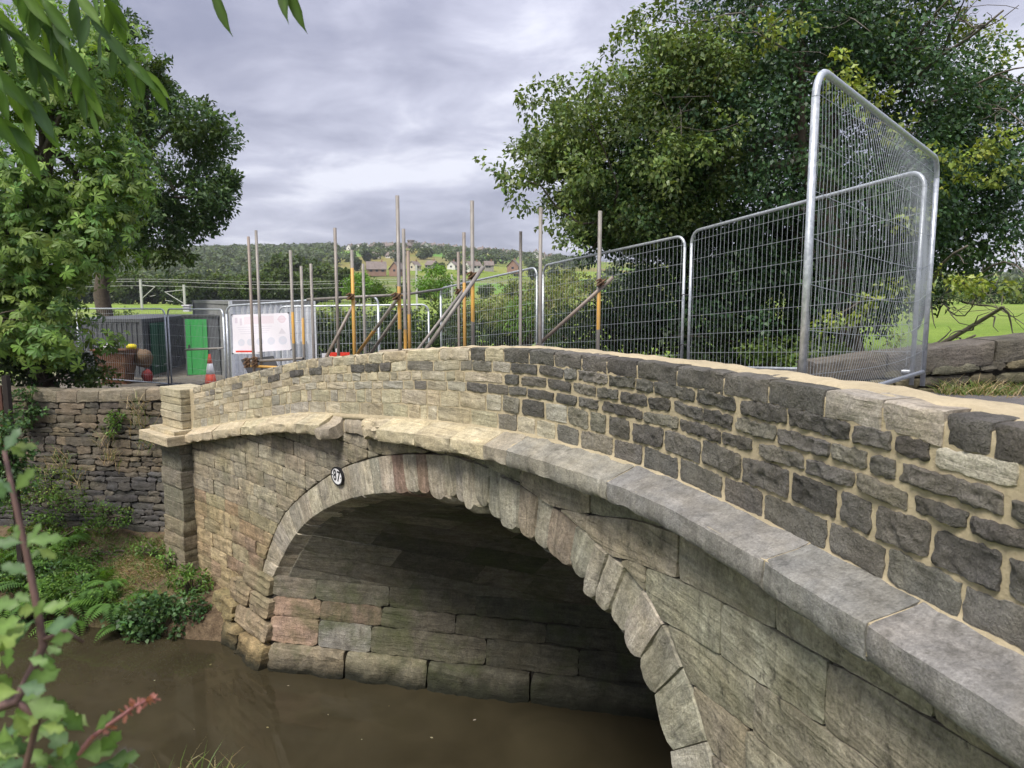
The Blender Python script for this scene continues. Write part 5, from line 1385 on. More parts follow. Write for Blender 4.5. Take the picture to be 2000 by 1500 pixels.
# ------------------------------------------------------------------ dark oak behind it
rng = np.random.default_rng(12)
ok = empty('oak_tree', (-13.5, 25, 3.4), 'dark green oak tree rising behind the chestnut', 'tree')
PALO = {'o': [(.046, .088, .036), (.058, .106, .042), (.038, .073, .032), (.078, .13, .048)], 'l': [(.06, .10, .03), (.075, .115, .035)]}
ells = [(A3(330, 310, 24.5), (2.2, 2.2, 2.5), 150, .46, 75, 'o', .5), (A3(255, 170, 24.5), (1.3, 1.5, 1.5), 70, .42, 70, 'o', .4), (A3(425, 375, 24), (.75, .9, .9), 34, .34, 65, 'o', .3), (A3(300, 440, 24), (1.9, 1.5, .9), 70, .4, 75, 'o', .3), (A3(390, 270, 24), (.8, .9, .6), 26, .3, 60, 'l', .3), (A3(230, 60, 24.6), (.8, 1.0, 1.0), 24, .36, 65, 'o', .3), (A3(330, 500, 23.6), (.9, .8, .25), 16, .28, 60, 'l', .2), (A3(290, 150, 23.6), (.6, .6, .5), 12, .28, 60, 'l', .2)]
me, cen = crown_mesh('crown', ells, PALO, rng, .17, .5, M['leaf'], droop=.15); obj('crown', me, ok)
limbs('limbs', (-13.6, 25, 3.3), tuple(A3(280, 130, 25)), .30, cen, rng, ok, 10, 50)

# ------------------------------------------------------------------ bushes behind the fence and on the compound's edges
def bush(name, label, cat, base, ells, pals, Ls, ratio, sd, mat='leaf', stems=True, group=None):
    rng = np.random.default_rng(sd); root = empty(name, base, label, cat, group)
    me, cen = crown_mesh('foliage', ells, pals, rng, Ls, ratio, M[mat]); obj('foliage', me, root)
    if stems:
        mb = MB()
        for k in rng.choice(len(cen), min(14, len(cen)), False): mb.tube(limb_path(base, cen[k], .1, rng, 6), list(np.linspace(.03, .008, 6)), 5)
        mb.build('stems', M['bark'], root, True)
    return root
PB = {'d': [(.030, .055, .022), (.042, .072, .026), (.024, .045, .02)], 'm': [(.075, .115, .03), (.095, .14, .036), (.055, .095, .028)], 'w': [(.16, .20, .06), (.20, .225, .085), (.12, .17, .045), (.23, .24, .12)], 'g': [(.10, .20, .035), (.13, .24, .045)]}
bush('hedge_bush', 'dark bush with small leaves behind the braces in the middle', 'bush', A3(740, 700, 24), [(A3(740, 650, 24), (2.6, 1.5, .85), 90, .42, 60, 'd', .3)], PB, .13, .6, 51)
bush('hedge_bush', 'dark bush low behind the mesh panel left of the tall tube under the tree', 'bush', A3(960, 720, 19), [(A3(960, 655, 19), (2.0, 1.3, .7), 80, .4, 60, 'd', .3), (A3(900, 630, 20), (1.2, 1.0, .7), 40, .36, 55, 'm', .3)], PB, .12, .6, 52)
bush('weed_clump', 'pale green tall weeds growing behind the mesh panel in the middle', 'weeds', A3(1030, 680, 17), [(A3(1030, 600, 17.5), (1.25, 1.0, .65), 60, .32, 60, 'w', .2), (A3(1040, 625, 16.8), (.7, .6, .5), 26, .28, 55, 'g', .2)], PB, .11, .35, 53)
bush('weed_clump', 'flowering yellowish weeds left of the dark tree foot behind the mesh', 'weeds', A3(1120, 690, 15.5), [(A3(1110, 590, 16), (1.0, 1.0, .6), 46, .3, 55, 'w', .2), (A3(1190, 610, 15.5), (.7, .8, .55), 30, .28, 50, 'm', .2)], PB, .10, .4, 54)
bush('hedge_bush', 'dark bush under the tree behind the rightmost scaffold tube', 'bush', A3(1220, 720, 14), [(A3(1200, 655, 14.2), (1.5, 1.0, .55), 80, .36, 60, 'd', .2), (A3(1290, 600, 14.6), (1.2, 1.0, .7), 60, .36, 60, 'd', .2)], PB, .10, .6, 55)
bush('hedge_bush', 'dark bush filling the foot of the ivy-clad tree behind the fence', 'bush', A3(1480, 720, 12.4), [(A3(1450, 660, 12.6), (1.9, .9, .45), 90, .34, 60, 'd', .2), (A3(1560, 690, 11.2), (.8, .5, .25), 30, .2, 40, 'm', .2)], PB, .09, .6, 56)
bush('sapling', 'bright green sapling growing in the field behind the middle scaffold tubes', 'sapling', A3(700, 600, 60), [(A3(705, 560, 60), (1.4, 1.2, 1.0), 40, .5, 40, 'g', .2), (A3(745, 575, 62), (1.3, 1.2, .8), 30, .5, 40, 'm', .2)], PB, .22, .5, 57)
bush('sapling', 'bright green sapling right of the tallest scaffold tube', 'sapling', A3(850, 590, 55), [(A3(848, 550, 55), (1.5, 1.2, 1.1), 46, .5, 40, 'g', .2)], PB, .22, .5, 58)
bush('scrub_bush', 'pale scrub bush behind the dark container at the left', 'bush', A3(225, 640, 45), [(A3(225, 630, 45), (1.6, 1.2, .7), 40, .5, 50, 'm', .2), (A3(300, 632, 50), (1.4, 1.2, .5), 26, .45, 45, 'w', .2)], PB, .2, .5, 59)
bush('laurel_bush', 'dark shrub behind the rubble wall beneath the chestnut leaves', 'bush', A3(90, 745, 16.2), [(A3(90, 715, 16.4), (1.1, .5, .5), 50, .3, 50, 'd', .2), (A3(30, 690, 16.6), (1.2, .6, .9), 50, .34, 50, 'd', .2), (A3(190, 735, 16.3), (.6, .3, .2), 14, .2, 40, 'm', .2)], PB, .11, .55, 60)
bush('long_hedge', 'brownish hedge seen through the mesh right of the white cabin', 'hedge', A3(680, 690, 30), [(A3(660, 640, 30), (2.2, 1.0, .8), 60, .5, 50, 'w', .3), (A3(780, 655, 28), (2.6, 1.0, .9), 70, .5, 50, 'd', .3), (A3(640, 675, 27), (1.6, .8, .6), 40, .45, 50, 'd', .3)], PB, .16, .5, 61)
# hedge along the far edge of the right-hand field
for k in range(9):
    p = A3(1620+62*k, 596, 100+4*(k % 3)); p[2] = float(ground_z(p[0], p[1]))
    bush('field_hedge', ['first', 'second', 'third', 'fourth', 'fifth', 'sixth', 'seventh', 'eighth', 'last'][k]+' hedge bush from the left along the far edge of the bright field', 'hedge', p, [(p+np.array([0, 0, 1.6]), (3.6, 1.6, 1.9), 46, .8, 36, 'd' if k % 2 else 'm', .3)], PB, .36, .6, 70+k, stems=False, group='hedge bushes along the far field edge')
for k, px in enumerate((1840, 1900, 1957)):
    p = A3(px, 590, 92); z0 = float(ground_z(p[0], p[1])); mb = MB(); mb.tube([(p[0], p[1], z0), (p[0], p[1], z0+1.5)], .07, 6); o = mb.build('fence_post', M['twig']); tag(o, ['thin pale fence post by the hedge beyond the broken branch', 'thin pale fence post left of the last one along the far hedge', 'thin pale fence post farthest right along the far hedge'][k], 'post', 'posts along the far hedge')

# ------------------------------------------------------------------ plants on the canal bank
def fern(p, label, sd, n=9, L=.75):
    rng = np.random.default_rng(sd); root = empty('fern', p, label, 'fern', 'ferns on the canal bank'); VV, FF, TT = [], [], []; b = 0; p = np.array(p)
    for k in range(n):
        a = rng.uniform(0, 2*math.pi); l = L*rng.uniform(.7, 1.15); dr = np.array([math.cos(a), math.sin(a)-.25, 0]); dr /= np.linalg.norm(dr)
        pts = [p+dr*l*t+np.array([0, 0, l*(1.0*t-1.05*t*t)+.05]) for t in np.linspace(0, 1, 22)]
        side = np.cross(dr, [0, 0, 1]); col = np.array(random.choice([(.075, .16, .03), (.10, .20, .035), (.06, .13, .028)]))
        C, D, N, Ls = [], [], [], []
        for i in range(2, 22):
            w = l*.24*math.sin(math.pi*min(1, i/21*.92+.08))**.8
            for sg_ in (-1, 1):
                C.append(pts[i]); d = side*sg_+dr*.35+np.array([0, 0, -.15]); D.append(d); N.append(np.array([0, 0, 1.0])+dr*.3); Ls.append(w)
        C, D, N, Ls = map(np.array, (C, D, N, Ls)); T = np.tile(col, (len(C), 1))*rng.uniform(.8, 1.2, (len(C), 1))
        V, F, T = leaves_geo(C, D, N, Ls, np.maximum(Ls*.24, .012), T, .05, .15); VV.append(V); FF.append(F+b); TT.append(T); b += len(V)
    me = mesh_np('fronds', np.vstack(VV), np.vstack(FF), (M['leaf'],), True); set_tint(me, np.vstack(TT)); obj('fronds', me, root)
    mb = MB(); mb.tube([Vector(p)-Vector((0, 0, .1)), Vector(p)+Vector((0, 0, .06))], [.05, .03], 6); mb.build('crown_base', M['bark'], root)
def bankpt(px, py, dz=0.0):
    """where the sight line meets the bank"""
    for Y in np.arange(9, 16, .02):
        v = at(px, py, Y)
        if v.z <= float(ground_z(v.x, v.y)): return np.array([v.x, v.y, v.z+dz])
    return np.array(at(px, py, 12.5))
for i, (px, py, n, L, lab) in enumerate([(225, 1190, 10, .85, 'fern drooping over the water left of the bramble'), (150, 1180, 10, .9, 'broad fern in the middle of the bank edge'), (250, 1230, 8, .6, 'small fern hanging lowest over the water'), (60, 1150, 10, .95, 'tall fern behind the hawthorn twig'), (20, 1190, 9, .8, 'fern at the left picture edge above the water'), (110, 1110, 9, .8, 'fern high on the bank left of the dry grass'), (170, 1130, 8, .6, 'light fern beside the dry grass patch'), (20, 1060, 9, .8, 'fern below the rubble wall at the left edge')]):
    fern(bankpt(px, py), lab, 100+i, n, L)
PBR = {'b': [(.055, .12, .042), (.075, .15, .05), (.045, .095, .036), (.095, .17, .06)], 'n': [(.10, .195, .04), (.135, .235, .05), (.08, .16, .035)], 'y': [(.19, .24, .06), (.14, .2, .05)]}
p = bankpt(300, 1195); bush('bramble', 'dark green bramble hanging over the water in the middle of the bank', 'bramble', p, [(p+np.array([0, -.1, .0]), (.75, .4, .28), 50, .17, 34, 'b', .2), (p+np.array([.1, -.35, -.22]), (.5, .2, .2), 18, .12, 26, 'b', .2)], PBR, .085, .75, 121)
p = bankpt(375, 1160); bush('nettle_clump', 'nettles growing at the foot of the bridge abutment', 'nettles', p, [(p+np.array([0, 0, .25]), (.38, .25, .3), 26, .12, 26, 'n', .2)], PBR, .085, .4, 122)
p = bankpt(265, 1030); bush('weed', 'leafy weed against the rubble wall beside the pilaster', 'weed', p, [(p+np.array([0, 0, .25]), (.2, .15, .3), 14, .11, 24, 'n', .2), (p+np.array([-.02, 0, .45]), (.12, .1, .12), 6, .09, 20, 'y', .2)], PBR, .075, .4, 123)
p = np.array(at(232, 825, 14.75)); bush('wall_weed', 'green weed growing out of the rubble wall', 'weed', p, [(p+np.array([0, -.12, 0]), (.2, .12, .28), 14, .1, 22, 'n', .2)], PBR, .07, .5, 124)
p = bankpt(330, 1115); bush('weed', 'thin weed in front of the pilaster foot', 'weed', p, [(p+np.array([0, 0, .3]), (.12, .1, .26), 9, .09, 16, 'n', .2)], PBR, .07, .4, 125)
p = bankpt(100, 1060); bush('bank_weeds', 'mixed light green weeds below the rubble wall', 'weeds', p, [(p+np.array([0, .2, .15]), (1.3, .5, .25), 60, .16, 30, 'n', .2), (p+np.array([.2, .1, .2]), (.9, .4, .25), 24, .13, 20, 'y', .2)], PBR, .075, .5, 126)
p = bankpt(60, 1215); bush('bank_ivy', 'dark leafy fringe overhanging the water at the left', 'ivy', p, [(p+np.array([0, 0, .0]), (1.5, .35, .25), 70, .17, 30, 'b', .2)], PBR, .085, .7, 127)
p = bankpt(215, 1085); bush('bank_weeds', 'small weeds on the bare soil above the dry grass', 'weeds', p, [(p+np.array([.1, .2, .03]), (.9, .45, .1), 26, .09, 16, 'n', .1)], PBR, .06, .5, 128)
p = np.array(at(60, 800, 14.9)); bush('wall_ivy', 'dark ivy patch at the left end of the rubble wall', 'ivy', p, [(p+np.array([0, -.12, 0]), (.35, .08, .5), 24, .12, 26, 'b', .2)], PBR, .07, .7, 129)
for i, (px, py, n, L, lab) in enumerate([(75, 1235, 11, .7, 'fern dipping into the water below the leafy fringe'), (140, 1225, 11, .7, 'fern on the water line left of the lowest small fern'), (5, 1130, 11, .9, 'big fern at the left picture edge halfway up the bank'), (80, 1085, 11, .75, 'fern among herbs left of the bare soil'), (190, 1160, 11, .7, 'arching fern just left of the bramble'), (90, 1190, 11, .8, 'fern at the water edge between the two leftmost ones'), (40, 1110, 11, .8, 'fern in the thick of the bank behind the twig tip'), (130, 1060, 10, .6, 'young fern in the weeds under the rubble wall'), (215, 1145, 9, .6, 'fern bordering the dry grass on its left')]):
    fern(bankpt(px, py), lab, 140+i, n, L)
p = bankpt(130, 1120); bush('bank_herbs', 'lush green herbs covering the left half of the bank', 'herbs', p, [(p+np.array([-.6, .1, .12]), (1.8, 1.0, .3), 190, .15, 32, 'n', .1), (p+np.array([-.3, -.3, .12]), (1.5, .5, .22), 60, .14, 26, 'b', .1)], PBR, .07, .5, 134)
p = np.array([A3(5, 900, 12.45)])[0]; bush('ivy_mass', 'ivy mass below the timber screen at the left edge', 'ivy', p, [(p, (.45, .25, .95), 60, .18, 34, 'b', .2)], PBR, .085, .7, 135)
p = bankpt(190, 1165); bush('bank_herbs', 'bright herbs between the ferns and the dry grass patch', 'herbs', p, [(p+np.array([-.3, .0, .1]), (1.0, .55, .22), 80, .13, 30, 'n', .1), (p+np.array([-.6, .5, .1]), (1.2, .5, .18), 50, .13, 26, 'y', .1)], PBR, .065, .5, 136)
p = bankpt(355, 1195); bush('bramble', 'bramble shoots at the right end of the bank by the abutment', 'bramble', p, [(p+np.array([0, -.05, .1]), (.5, .3, .25), 30, .14, 26, 'b', .2)], PBR, .075, .7, 131)
p = bankpt(300, 1085); bush('bank_weeds', 'green weeds on the bank below the pilaster', 'weeds', p, [(p+np.array([0, .1, .08]), (.6, .4, .14), 26, .1, 20, 'n', .1)], PBR, .06, .5, 132)
p = bankpt(160, 1000); bush('tall_weeds', 'tall seeding weeds against the middle of the rubble wall', 'weeds', p, [(p+np.array([-.2, 0, .4]), (.6, .2, .5), 34, .12, 18, 'y', .1), (p+np.array([.1, 0, .25]), (.6, .2, .3), 20, .12, 18, 'n', .1)], PBR, .06, .35, 133)
p = np.array(at(110, 975, 14.4)); bush('tall_weeds', 'tall green weeds hiding the left foot of the rubble wall', 'weeds', p, [(p+np.array([-.4, -.1, .1]), (1.1, .3, .5), 80, .14, 26, 'n', .1), (p+np.array([-.2, -.15, .35]), (.9, .2, .4), 34, .12, 18, 'y', .1)], PBR, .065, .4, 137)
p = np.array(at(215, 1010, 14.3)); bush('tall_weeds', 'weeds at the wall foot between pilaster and tall weeds', 'weeds', p, [(p+np.array([0, -.1, .05]), (.5, .25, .3), 34, .12, 24, 'n', .1)], PBR, .06, .45, 138)
# dry grass, loose stalks and leaf litter: nobody could count it
def blades(name, P, hgt, cols, rng, lean=.5, wid=.006, mat='leaf', droop=.3):
    n = len(P); a = rng.uniform(0, 2*math.pi, n); d = np.stack([np.cos(a)*lean, np.sin(a)*lean, np.ones(n)], 1); d = unit(d+rng.normal(size=(n, 3))*.25)
    h = hgt*rng.uniform(.5, 1.3, n); S = unit(np.cross(d, rng.normal(size=(n, 3))))
    p0 = P; p1 = P+d*(h*.55)[:, None]; d2 = unit(d-np.array([0, 0, droop])+np.stack([np.cos(a), np.sin(a), 0*a], 1)*.4); p2 = p1+d2*(h*.5)[:, None]
    V = np.stack([p0-S*wid, p0+S*wid, p1+S*wid*.8, p2, p1-S*wid*.8], 1).reshape(-1, 3); b = (np.arange(n)*5)[:, None]
    F = np.concatenate([np.concatenate([b+0, b+1, b+2], 1), np.concatenate([b+0, b+2, b+4], 1), np.concatenate([b+4, b+2, b+3], 1)], 0)
    T = palette(n, cols, rng, .2); me = mesh_np(name, V, F, (M[mat],), True); set_tint(me, np.repeat(T, 5, 0)); return me
rng = np.random.default_rng(77)
DRY = [(.36, .29, .17), (.42, .34, .20), (.28, .21, .12), (.22, .15, .09)]; GRN = [(.10, .17, .035), (.14, .20, .05), (.08, .13, .03)]
def scatter(cx_, cy_, rx, ry, n):
    a = rng.uniform(0, 2*math.pi, n); r = np.sqrt(rng.uniform(0, 1, n)); x = cx_+np.cos(a)*r*rx; y = cy_+np.sin(a)*r*ry; return np.stack([x, y, ground_z(x, y)+.0], 1)
p = bankpt(250, 1120); q = bankpt(330, 1090)
me = blades('dry_grass', np.vstack([scatter(p[0], p[1], .75, .45, 1300), scatter(q[0]-.2, q[1], .9, .6, 900), scatter(-6.4, 13.0, 1.2, .9, 700)]), .18, DRY, rng, lean=2.2, wid=.004, droop=.6)
o = obj('dry_grass', me); tag(o, 'flattened dry straw on the bare canal bank', 'grass', kind='stuff')
P_ = scatter(-8.6, 13.2, 2.6, 1.2, 3400); P_ = P_[P_[:, 2] > .05]
me = blades('bank_grass', P_, .22, GRN, rng, lean=.8, wid=.006); o = obj('bank_grass', me); tag(o, 'rough green grass on the canal bank', 'grass', kind='stuff')
wp = np.stack([rng.uniform(-11, -6.3, 260), np.zeros(260), np.zeros(260)], 1); wp[:, 1] = wall_line_y(wp[:, 0])-.18; wp[:, 2] = rng.uniform(1.1, 3.0, 260)
tuft = np.vstack([np.array([c]) + rng.normal(size=(40, 3))*np.array([.10, .03, .10]) for c in [at(205, 860, 14.6), at(275, 830, 14.45), at(285, 870, 14.4), at(120, 900, 14.7), at(150, 940, 14.7), at(215, 900, 14.55), at(268, 800, 14.45), at(90, 930, 14.75)]])
me = blades('wall_grass', tuft, .38, DRY+GRN, rng, lean=.55, wid=.005, droop=.7); o = obj('wall_grass', me); tag(o, 'wispy grass growing in the joints of the rubble wall', 'grass', kind='stuff')
rg = np.stack([rng.uniform(4.1, 4.9, 420), rng.uniform(6.72, 6.93, 420), np.full(420, 4.95)], 1)
me = blades('verge_grass', rg, .2, GRN+DRY[:2], rng, lean=.6, wid=.004); o = obj('verge_grass', me); tag(o, 'grass tuft at the foot of the low roadside wall', 'grass', kind='stuff')
rg = np.stack([rng.uniform(2.2, 6.5, 900), rng.uniform(6.55, 6.9, 900), np.full(900, 4.95)], 1)
me = blades('verge_litter', rg, .10, DRY, rng, lean=2.0, wid=.004); o = obj('verge_litter', me); tag(o, 'dry litter along the foot of the roadside wall', 'litter', kind='stuff')

# ------------------------------------------------------------------ branches close to the lens
def lobed_leaf(C, D, N, L, T, lobes, rng, cup=.12):
    """flat leaf with a lobed outline, triangulated as a fan with a raised rim"""
    D = Vector(D).normalized(); S = D.cross(Vector(N)).normalized(); N = S.cross(D).normalized(); C = Vector(C)
    V = []; TT = []; n = len(lobes); h = n//2; T = np.array(T)
    xs_ = [lobes[k][0] for k in range(h+1)]
    bend = rng.uniform(.05, .32); tw_ = rng.uniform(-.25, .25)
    def pos(x, y): return C+D*(x*L)+S*(y*L)+N*((cup+tw_*np.sign(y)*.4)*abs(y)*L+.02*L*math.sin(x*9+y*7)-bend*L*x*x)
    for k, x in enumerate(xs_):
        y = lobes[k][1]
        for yy, g in ((0, 1.22), (y*.5, 1.0+.12*(k % 2)), (y, .86), (-y*.5, 1.0+.12*(k % 2)), (-y, .86)):
            V.append(pos(x if yy == 0 or abs(yy) < abs(y) else x, yy)); TT.append(tuple(T*g*rng.uniform(.92, 1.08)))
    F = []
    for k in range(h):
        b0, b1 = 5*k, 5*k+5
        F += [(b0, b0+1, b1+1, b1), (b0+1, b0+2, b1+2, b1+1), (b0+3, b0, b1, b1+3), (b0+4, b0+3, b1+3, b1+4)]
    return V, F, TT
HAW = [(0, 0), (.14, .035), (.26, .12), (.40, .23), (.52, .31), (.60, .27), (.62, .17), (.72, .19), (.84, .23), (.90, .15), (.95, .06), (1.02, .0)]
HAW = [(x, y*.86) for x, y in HAW]
HAW = HAW+[(x, -y) for x, y in HAW[-2:0:-1]]
LAN = [(0, 0), (.1, .05), (.25, .115), (.45, .145), (.65, .12), (.82, .07), (.93, .025), (1.04, 0)]
LAN = LAN+[(x, -y) for x, y in LAN[-2:0:-1]]
def leafset(name, items, lobes, mat, parent, rng, cup=.12):
    VV, FF, TT = [], [], []
    for (C, D, N, L, T) in items:
        v, f, t_ = lobed_leaf(C, D, N, L, T, lobes, rng, cup); b = len(VV); VV += v; FF += [tuple(b+i for i in q) for q in f]; TT += t_
    me = mesh_np(name, VV, FF, (mat,), True); set_tint(me, np.array(TT)); return obj(name, me, parent)
rng = np.random.default_rng(5)
hw = empty('hawthorn_spray', A3(60, 1560, .75), 'out-of-focus hawthorn twig with lobed leaves close to the camera at lower left', 'branch')
HG = [(.095, .165, .045), (.125, .20, .055), (.07, .13, .048), (.165, .23, .065), (.078, .14, .07)]
M['purple_twig'] = simple_mat('purplish_twig', (.11, .062, .055), rough=.7, var=.3, nscale=40); M['pink_twig'] = simple_mat('pink_shoot', (.34, .14, .13), rough=.6, var=.2, nscale=40)
tw = [A3(8, 880, .80), A3(25, 960, .79), A3(52, 1080, .78), A3(75, 1200, .77), A3(85, 1262, .76), A3(45, 1345, .74), A3(30, 1370, .73), A3(-30, 1390, .72)]
mb = MB(); mb.tube(tw, [.0022, .003, .0036, .0042, .0045, .005, .0055, .006], 7)
mb.tube([A3(30, 1370, .73), A3(75, 1400, .74), A3(50, 1500, .74), A3(60, 1570, .75)], .004, 6)
mb.tube([A3(85, 1250, .76), A3(125, 1232, .77), A3(162, 1255, .78)], [.003, .0035, .002], 6)
mb.build('twig', M['purple_twig'], hw, True)
items = []
def haw_at(px, py, Y, ang, L, face_=.6):
    D = np.array([math.cos(ang), rng.uniform(-.4, .4), math.sin(ang)]); N = np.array([rng.uniform(-.5, .5), -face_, rng.uniform(.2, .8)])
    items.append((A3(px, py, Y), D, N, L, tuple(np.array(HG[rng.integers(0, 5)])*rng.uniform(.8, 1.2))))
for (px, py, ang, L) in [(8, 885, 1.2, .05), (15, 880, .3, .045), (0, 890, 2.4, .05), (30, 960, .9, .05), (28, 965, 2.3, .04), (50, 1060, .2, .055), (52, 1075, 1.3, .05), (48, 1060, 3.0, .05), (58, 1120, 2.6, .045), (75, 1190, 3.3, .05), (75, 1195, .3, .05), (70, 1210, 3.8, .055), (85, 1235, .5, .07), (85, 1262, -.2, .04), (60, 1300, 1.0, .05), (85, 1270, -1.2, .05), (40, 1345, .5, .075), (42, 1352, 3.0, .06), (45, 1370, -.1, .08), (50, 1375, -.35, .075), (30, 1370, -1.2, .075), (20, 1360, -2.2, .06), (0, 1330, 2.0, .07), (-10, 1280, .9, .07), (10, 1410, -1.5, .07), (-20, 1180, .2, .06), (-20, 1240, .6, .06), (0, 1440, -.5, .06), (60, 1430, .2, .06), (50, 1460, -.4, .055), (40, 1480, 2.8, .06), (65, 1500, .6, .06), (90, 1490, -.3, .055), (20, 1500, 1.6, .06), (110, 1480, .8, .05), (0, 1500, .4, .06), (130, 1500, 1.1, .055), (100, 1440, .9, .05), (-10, 1455, .8, .06), (30, 1440, .8, .05)]:
    haw_at(px, py, .74+.06*rng.uniform(-1, 1), ang, L*.6); haw_at(px+rng.uniform(-22, 22), py+rng.uniform(-22, 22), .74+.06*rng.uniform(-1, 1), ang+rng.uniform(-1.2, 1.2), L*.42)
leafset('leaves', items, HAW, M['leaf'], hw, rng)
ps = empty('pink_hawthorn_shoot', A3(120, 1560, .8), 'pink young hawthorn shoot with reddish buds rising over the water', 'branch')
mb = MB(); pk_ = [A3(115, 1560, .8), A3(140, 1490, .8), A3(180, 1440, .81), A3(235, 1400, .82), A3(265, 1378, .83), A3(300, 1362, .84)]; mb.tube(pk_, [.0042, .0038, .003, .0026, .002, .0014], 7); mb.build('shoot', M['pink_twig'], ps, True)
items = []
for k in range(46):
    t_ = rng.uniform(.42, 1.0); i = int(t_*5-1e-6); p = np.array(pk_[i])*(1-(t_*5-i))+np.array(pk_[min(5, i+1)])*(t_*5-i)
    if .55 < t_ < .66: continue
    items.append((p, rng.normal(size=3)+np.array([.4, 0, .3]), rng.normal(size=3)+np.array([0, -1, .5]), rng.uniform(.006, .013), tuple(np.array((.34, .14, .11))*rng.uniform(.7, 1.3))))
leafset('young_leaves', items, HAW, M['leaf'], ps, rng)
items = []
for (px, py, ang, L) in [(165, 1430, 1.9, .038), (185, 1430, .9, .035), (175, 1420, 2.6, .03), (150, 1480, .3, .05), (135, 1475, 2.4, .045), (205, 1490, .2, .04), (195, 1470, .8, .04), (170, 1500, -.2, .045), (220, 1500, .5, .03)]: haw_at(px, py, .8, ang, L)
leafset('green_leaves', items, HAW, M['leaf'], ps, rng)
# long drooping leaves from a bough above the camera
db = empty('drooping_bough', A3(60, -140, 2.0), 'blurred long leaves drooping from a bough above the camera at upper left', 'branch')
LG = [(.075, .14, .045), (.10, .18, .05), (.14, .23, .055), (.06, .11, .05)]
mb = MB(); items = []
def rachis(pts, Y, n, L, seedv):
    P = [A3(px, py, Y+.05*i) for i, (px, py) in enumerate(pts)]; mb.tube(P, list(np.linspace(.004, .0016, len(P))), 6)
    for k in range(n):
        t_ = .15+.85*k/(n-1); x = t_*(len(P)-1); i = min(int(x), len(P)-2); p = P[i]*(1-(x-i))+P[i+1]*(x-i); dr = unit(P[i+1]-P[i])
        for sg_ in ((-1, 1) if k < n-1 else (0,)):
            s = np.array([dr[2], 0, -dr[0]])*sg_*.75
            D = dr*.65+s+np.array([0, rng.uniform(-.5, .3), -.75]); N = np.array([rng.uniform(-.6, .6), -.9, rng.uniform(.1, .7)])
            items.append((p, D, N, L*rng.uniform(.75, 1.15), tuple(np.array(LG[rng.integers(0, 4)])*rng.uniform(.85, 1.2))))
rachis([(60, -60), (110, 60), (150, 130), (175, 180)], 1.75, 7, 0.104, 1)
rachis([(120, -60), (180, 40), (240, 110), (290, 150)], 1.8, 7, 0.100, 2)
rachis([(-60, -40), (0, 40), (60, 90), (90, 130)], 1.6, 8, 0.104, 3)
rachis([(-80, 60), (-20, 130), (30, 170), (70, 200)], 1.55, 7, 0.104, 4)
rachis([(-90, 150), (-40, 200), (10, 235), (40, 260)], 1.5, 6, 0.104, 5)
rachis([(140, -120), (190, -40), (215, 0), (225, 20)], 1.8, 6, 0.096, 6)
rachis([(0, -90), (50, -10), (85, 40), (110, 70)], 1.7, 7, 0.096, 7)
for (px, py, dx) in [(415, -35, .22), (560, -40, .26), (545, -60, .1)]:
    items.append((A3(px, py, 1.9), np.array([dx, 0, -1.0]), np.array([-.5, -.9, .3]), .125, (.07, .12, .035)))
mb.tube([A3(300, -120, 1.9), A3(430, -60, 1.9), A3(560, -60, 1.9)], .003, 5)
mb.build('stalks', M['twig'], db, True)
leafset('leaves', items, LAN, M['leaf'], db, rng, cup=.35)
# grass heads at the bottom edge
gp = np.vstack([np.array([A3(px, 1530, 1.9)]) for px in (330, 345, 362, 375, 400, 420, 312, 440, 455)])
me = blades('foreground_grass', np.repeat(gp, 6, 0)+rng.normal(size=(54, 3))*np.array([.02, .02, .01]), .09, DRY+GRN+GRN, rng, lean=.5, wid=.0014); o = obj('foreground_grass', me); tag(o, 'thin grass heads at the bottom edge in front of the water', 'grass', kind='stuff')

# a few fallen leaves and bits afloat on the canal
rng = np.random.default_rng(404)
fx = np.array([at(px, py, 10) for px, py in [(640, 1395), (1010, 1345), (840, 1440), (705, 1445), (300, 1330), (410, 1300), (520, 1420), (230, 1390), (930, 1405), (560, 1340), (380, 1425), (760, 1380)]])
fl = []
for p_ in fx:
    d_ = p_-np.array([0, 0, EYE]); k_ = -EYE/d_[2]; fl.append(np.array([0, 0, EYE])+d_*k_+np.array([0, 0, .004]))
fl = np.array(fl); n_ = len(fl); D_ = unit(np.stack([rng.normal(size=n_), rng.normal(size=n_), np.zeros(n_)], 1)); L_ = rng.uniform(.02, .06, n_)
V, F, T = leaves_geo(fl, D_, np.tile([0, 0, 1.0], (n_, 1)), L_, L_*.6, palette(n_, [(.35, .32, .24), (.22, .2, .1), (.5, .48, .42)], rng), .02, .0)
me = mesh_np('floating_litter', V, F, (M['leaf'],), True); set_tint(me, T); o = obj('floating_litter', me); tag(o, 'small leaves and specks floating on the brown water', 'litter', kind='stuff')

# ================================================================== far hillside: belts of trees, houses, masts
rng = np.random.default_rng(91)
PF = {'d': [(.028, .052, .02), (.038, .066, .024), (.05, .08, .03)], 'm': [(.06, .095, .03), (.08, .115, .035)]}
protos = []
for k in range(5):
    sq = [1.0, .8, 1.25, .95, 1.1][k]
    ells = [((0, 0, 4.6), (3.0*sq, 3.0*sq, 2.6), 55, 1.05, 24, 'd' if k % 2 else 'm', .5), ((1.1, 0, 5.6), (1.8, 1.8, 1.7), 20, .9, 22, 'm', .3), ((0, 0, 2.2), (2.4*sq, 2.4*sq, 1.2), 22, .9, 20, 'd', .3)]
    me, _ = crown_mesh('crown', ells, PF, rng, .75, .7, M['leaf'], upw=.4); mb = MB(); mb.tube([(0, 0, -.5), (.1, 0, 2), (0, .1, 5)], [.35, .26, .1], 6)
    tm = mesh_np('trunk', mb.v, mb.f, (M['bark'],), True); protos.append((me, tm))
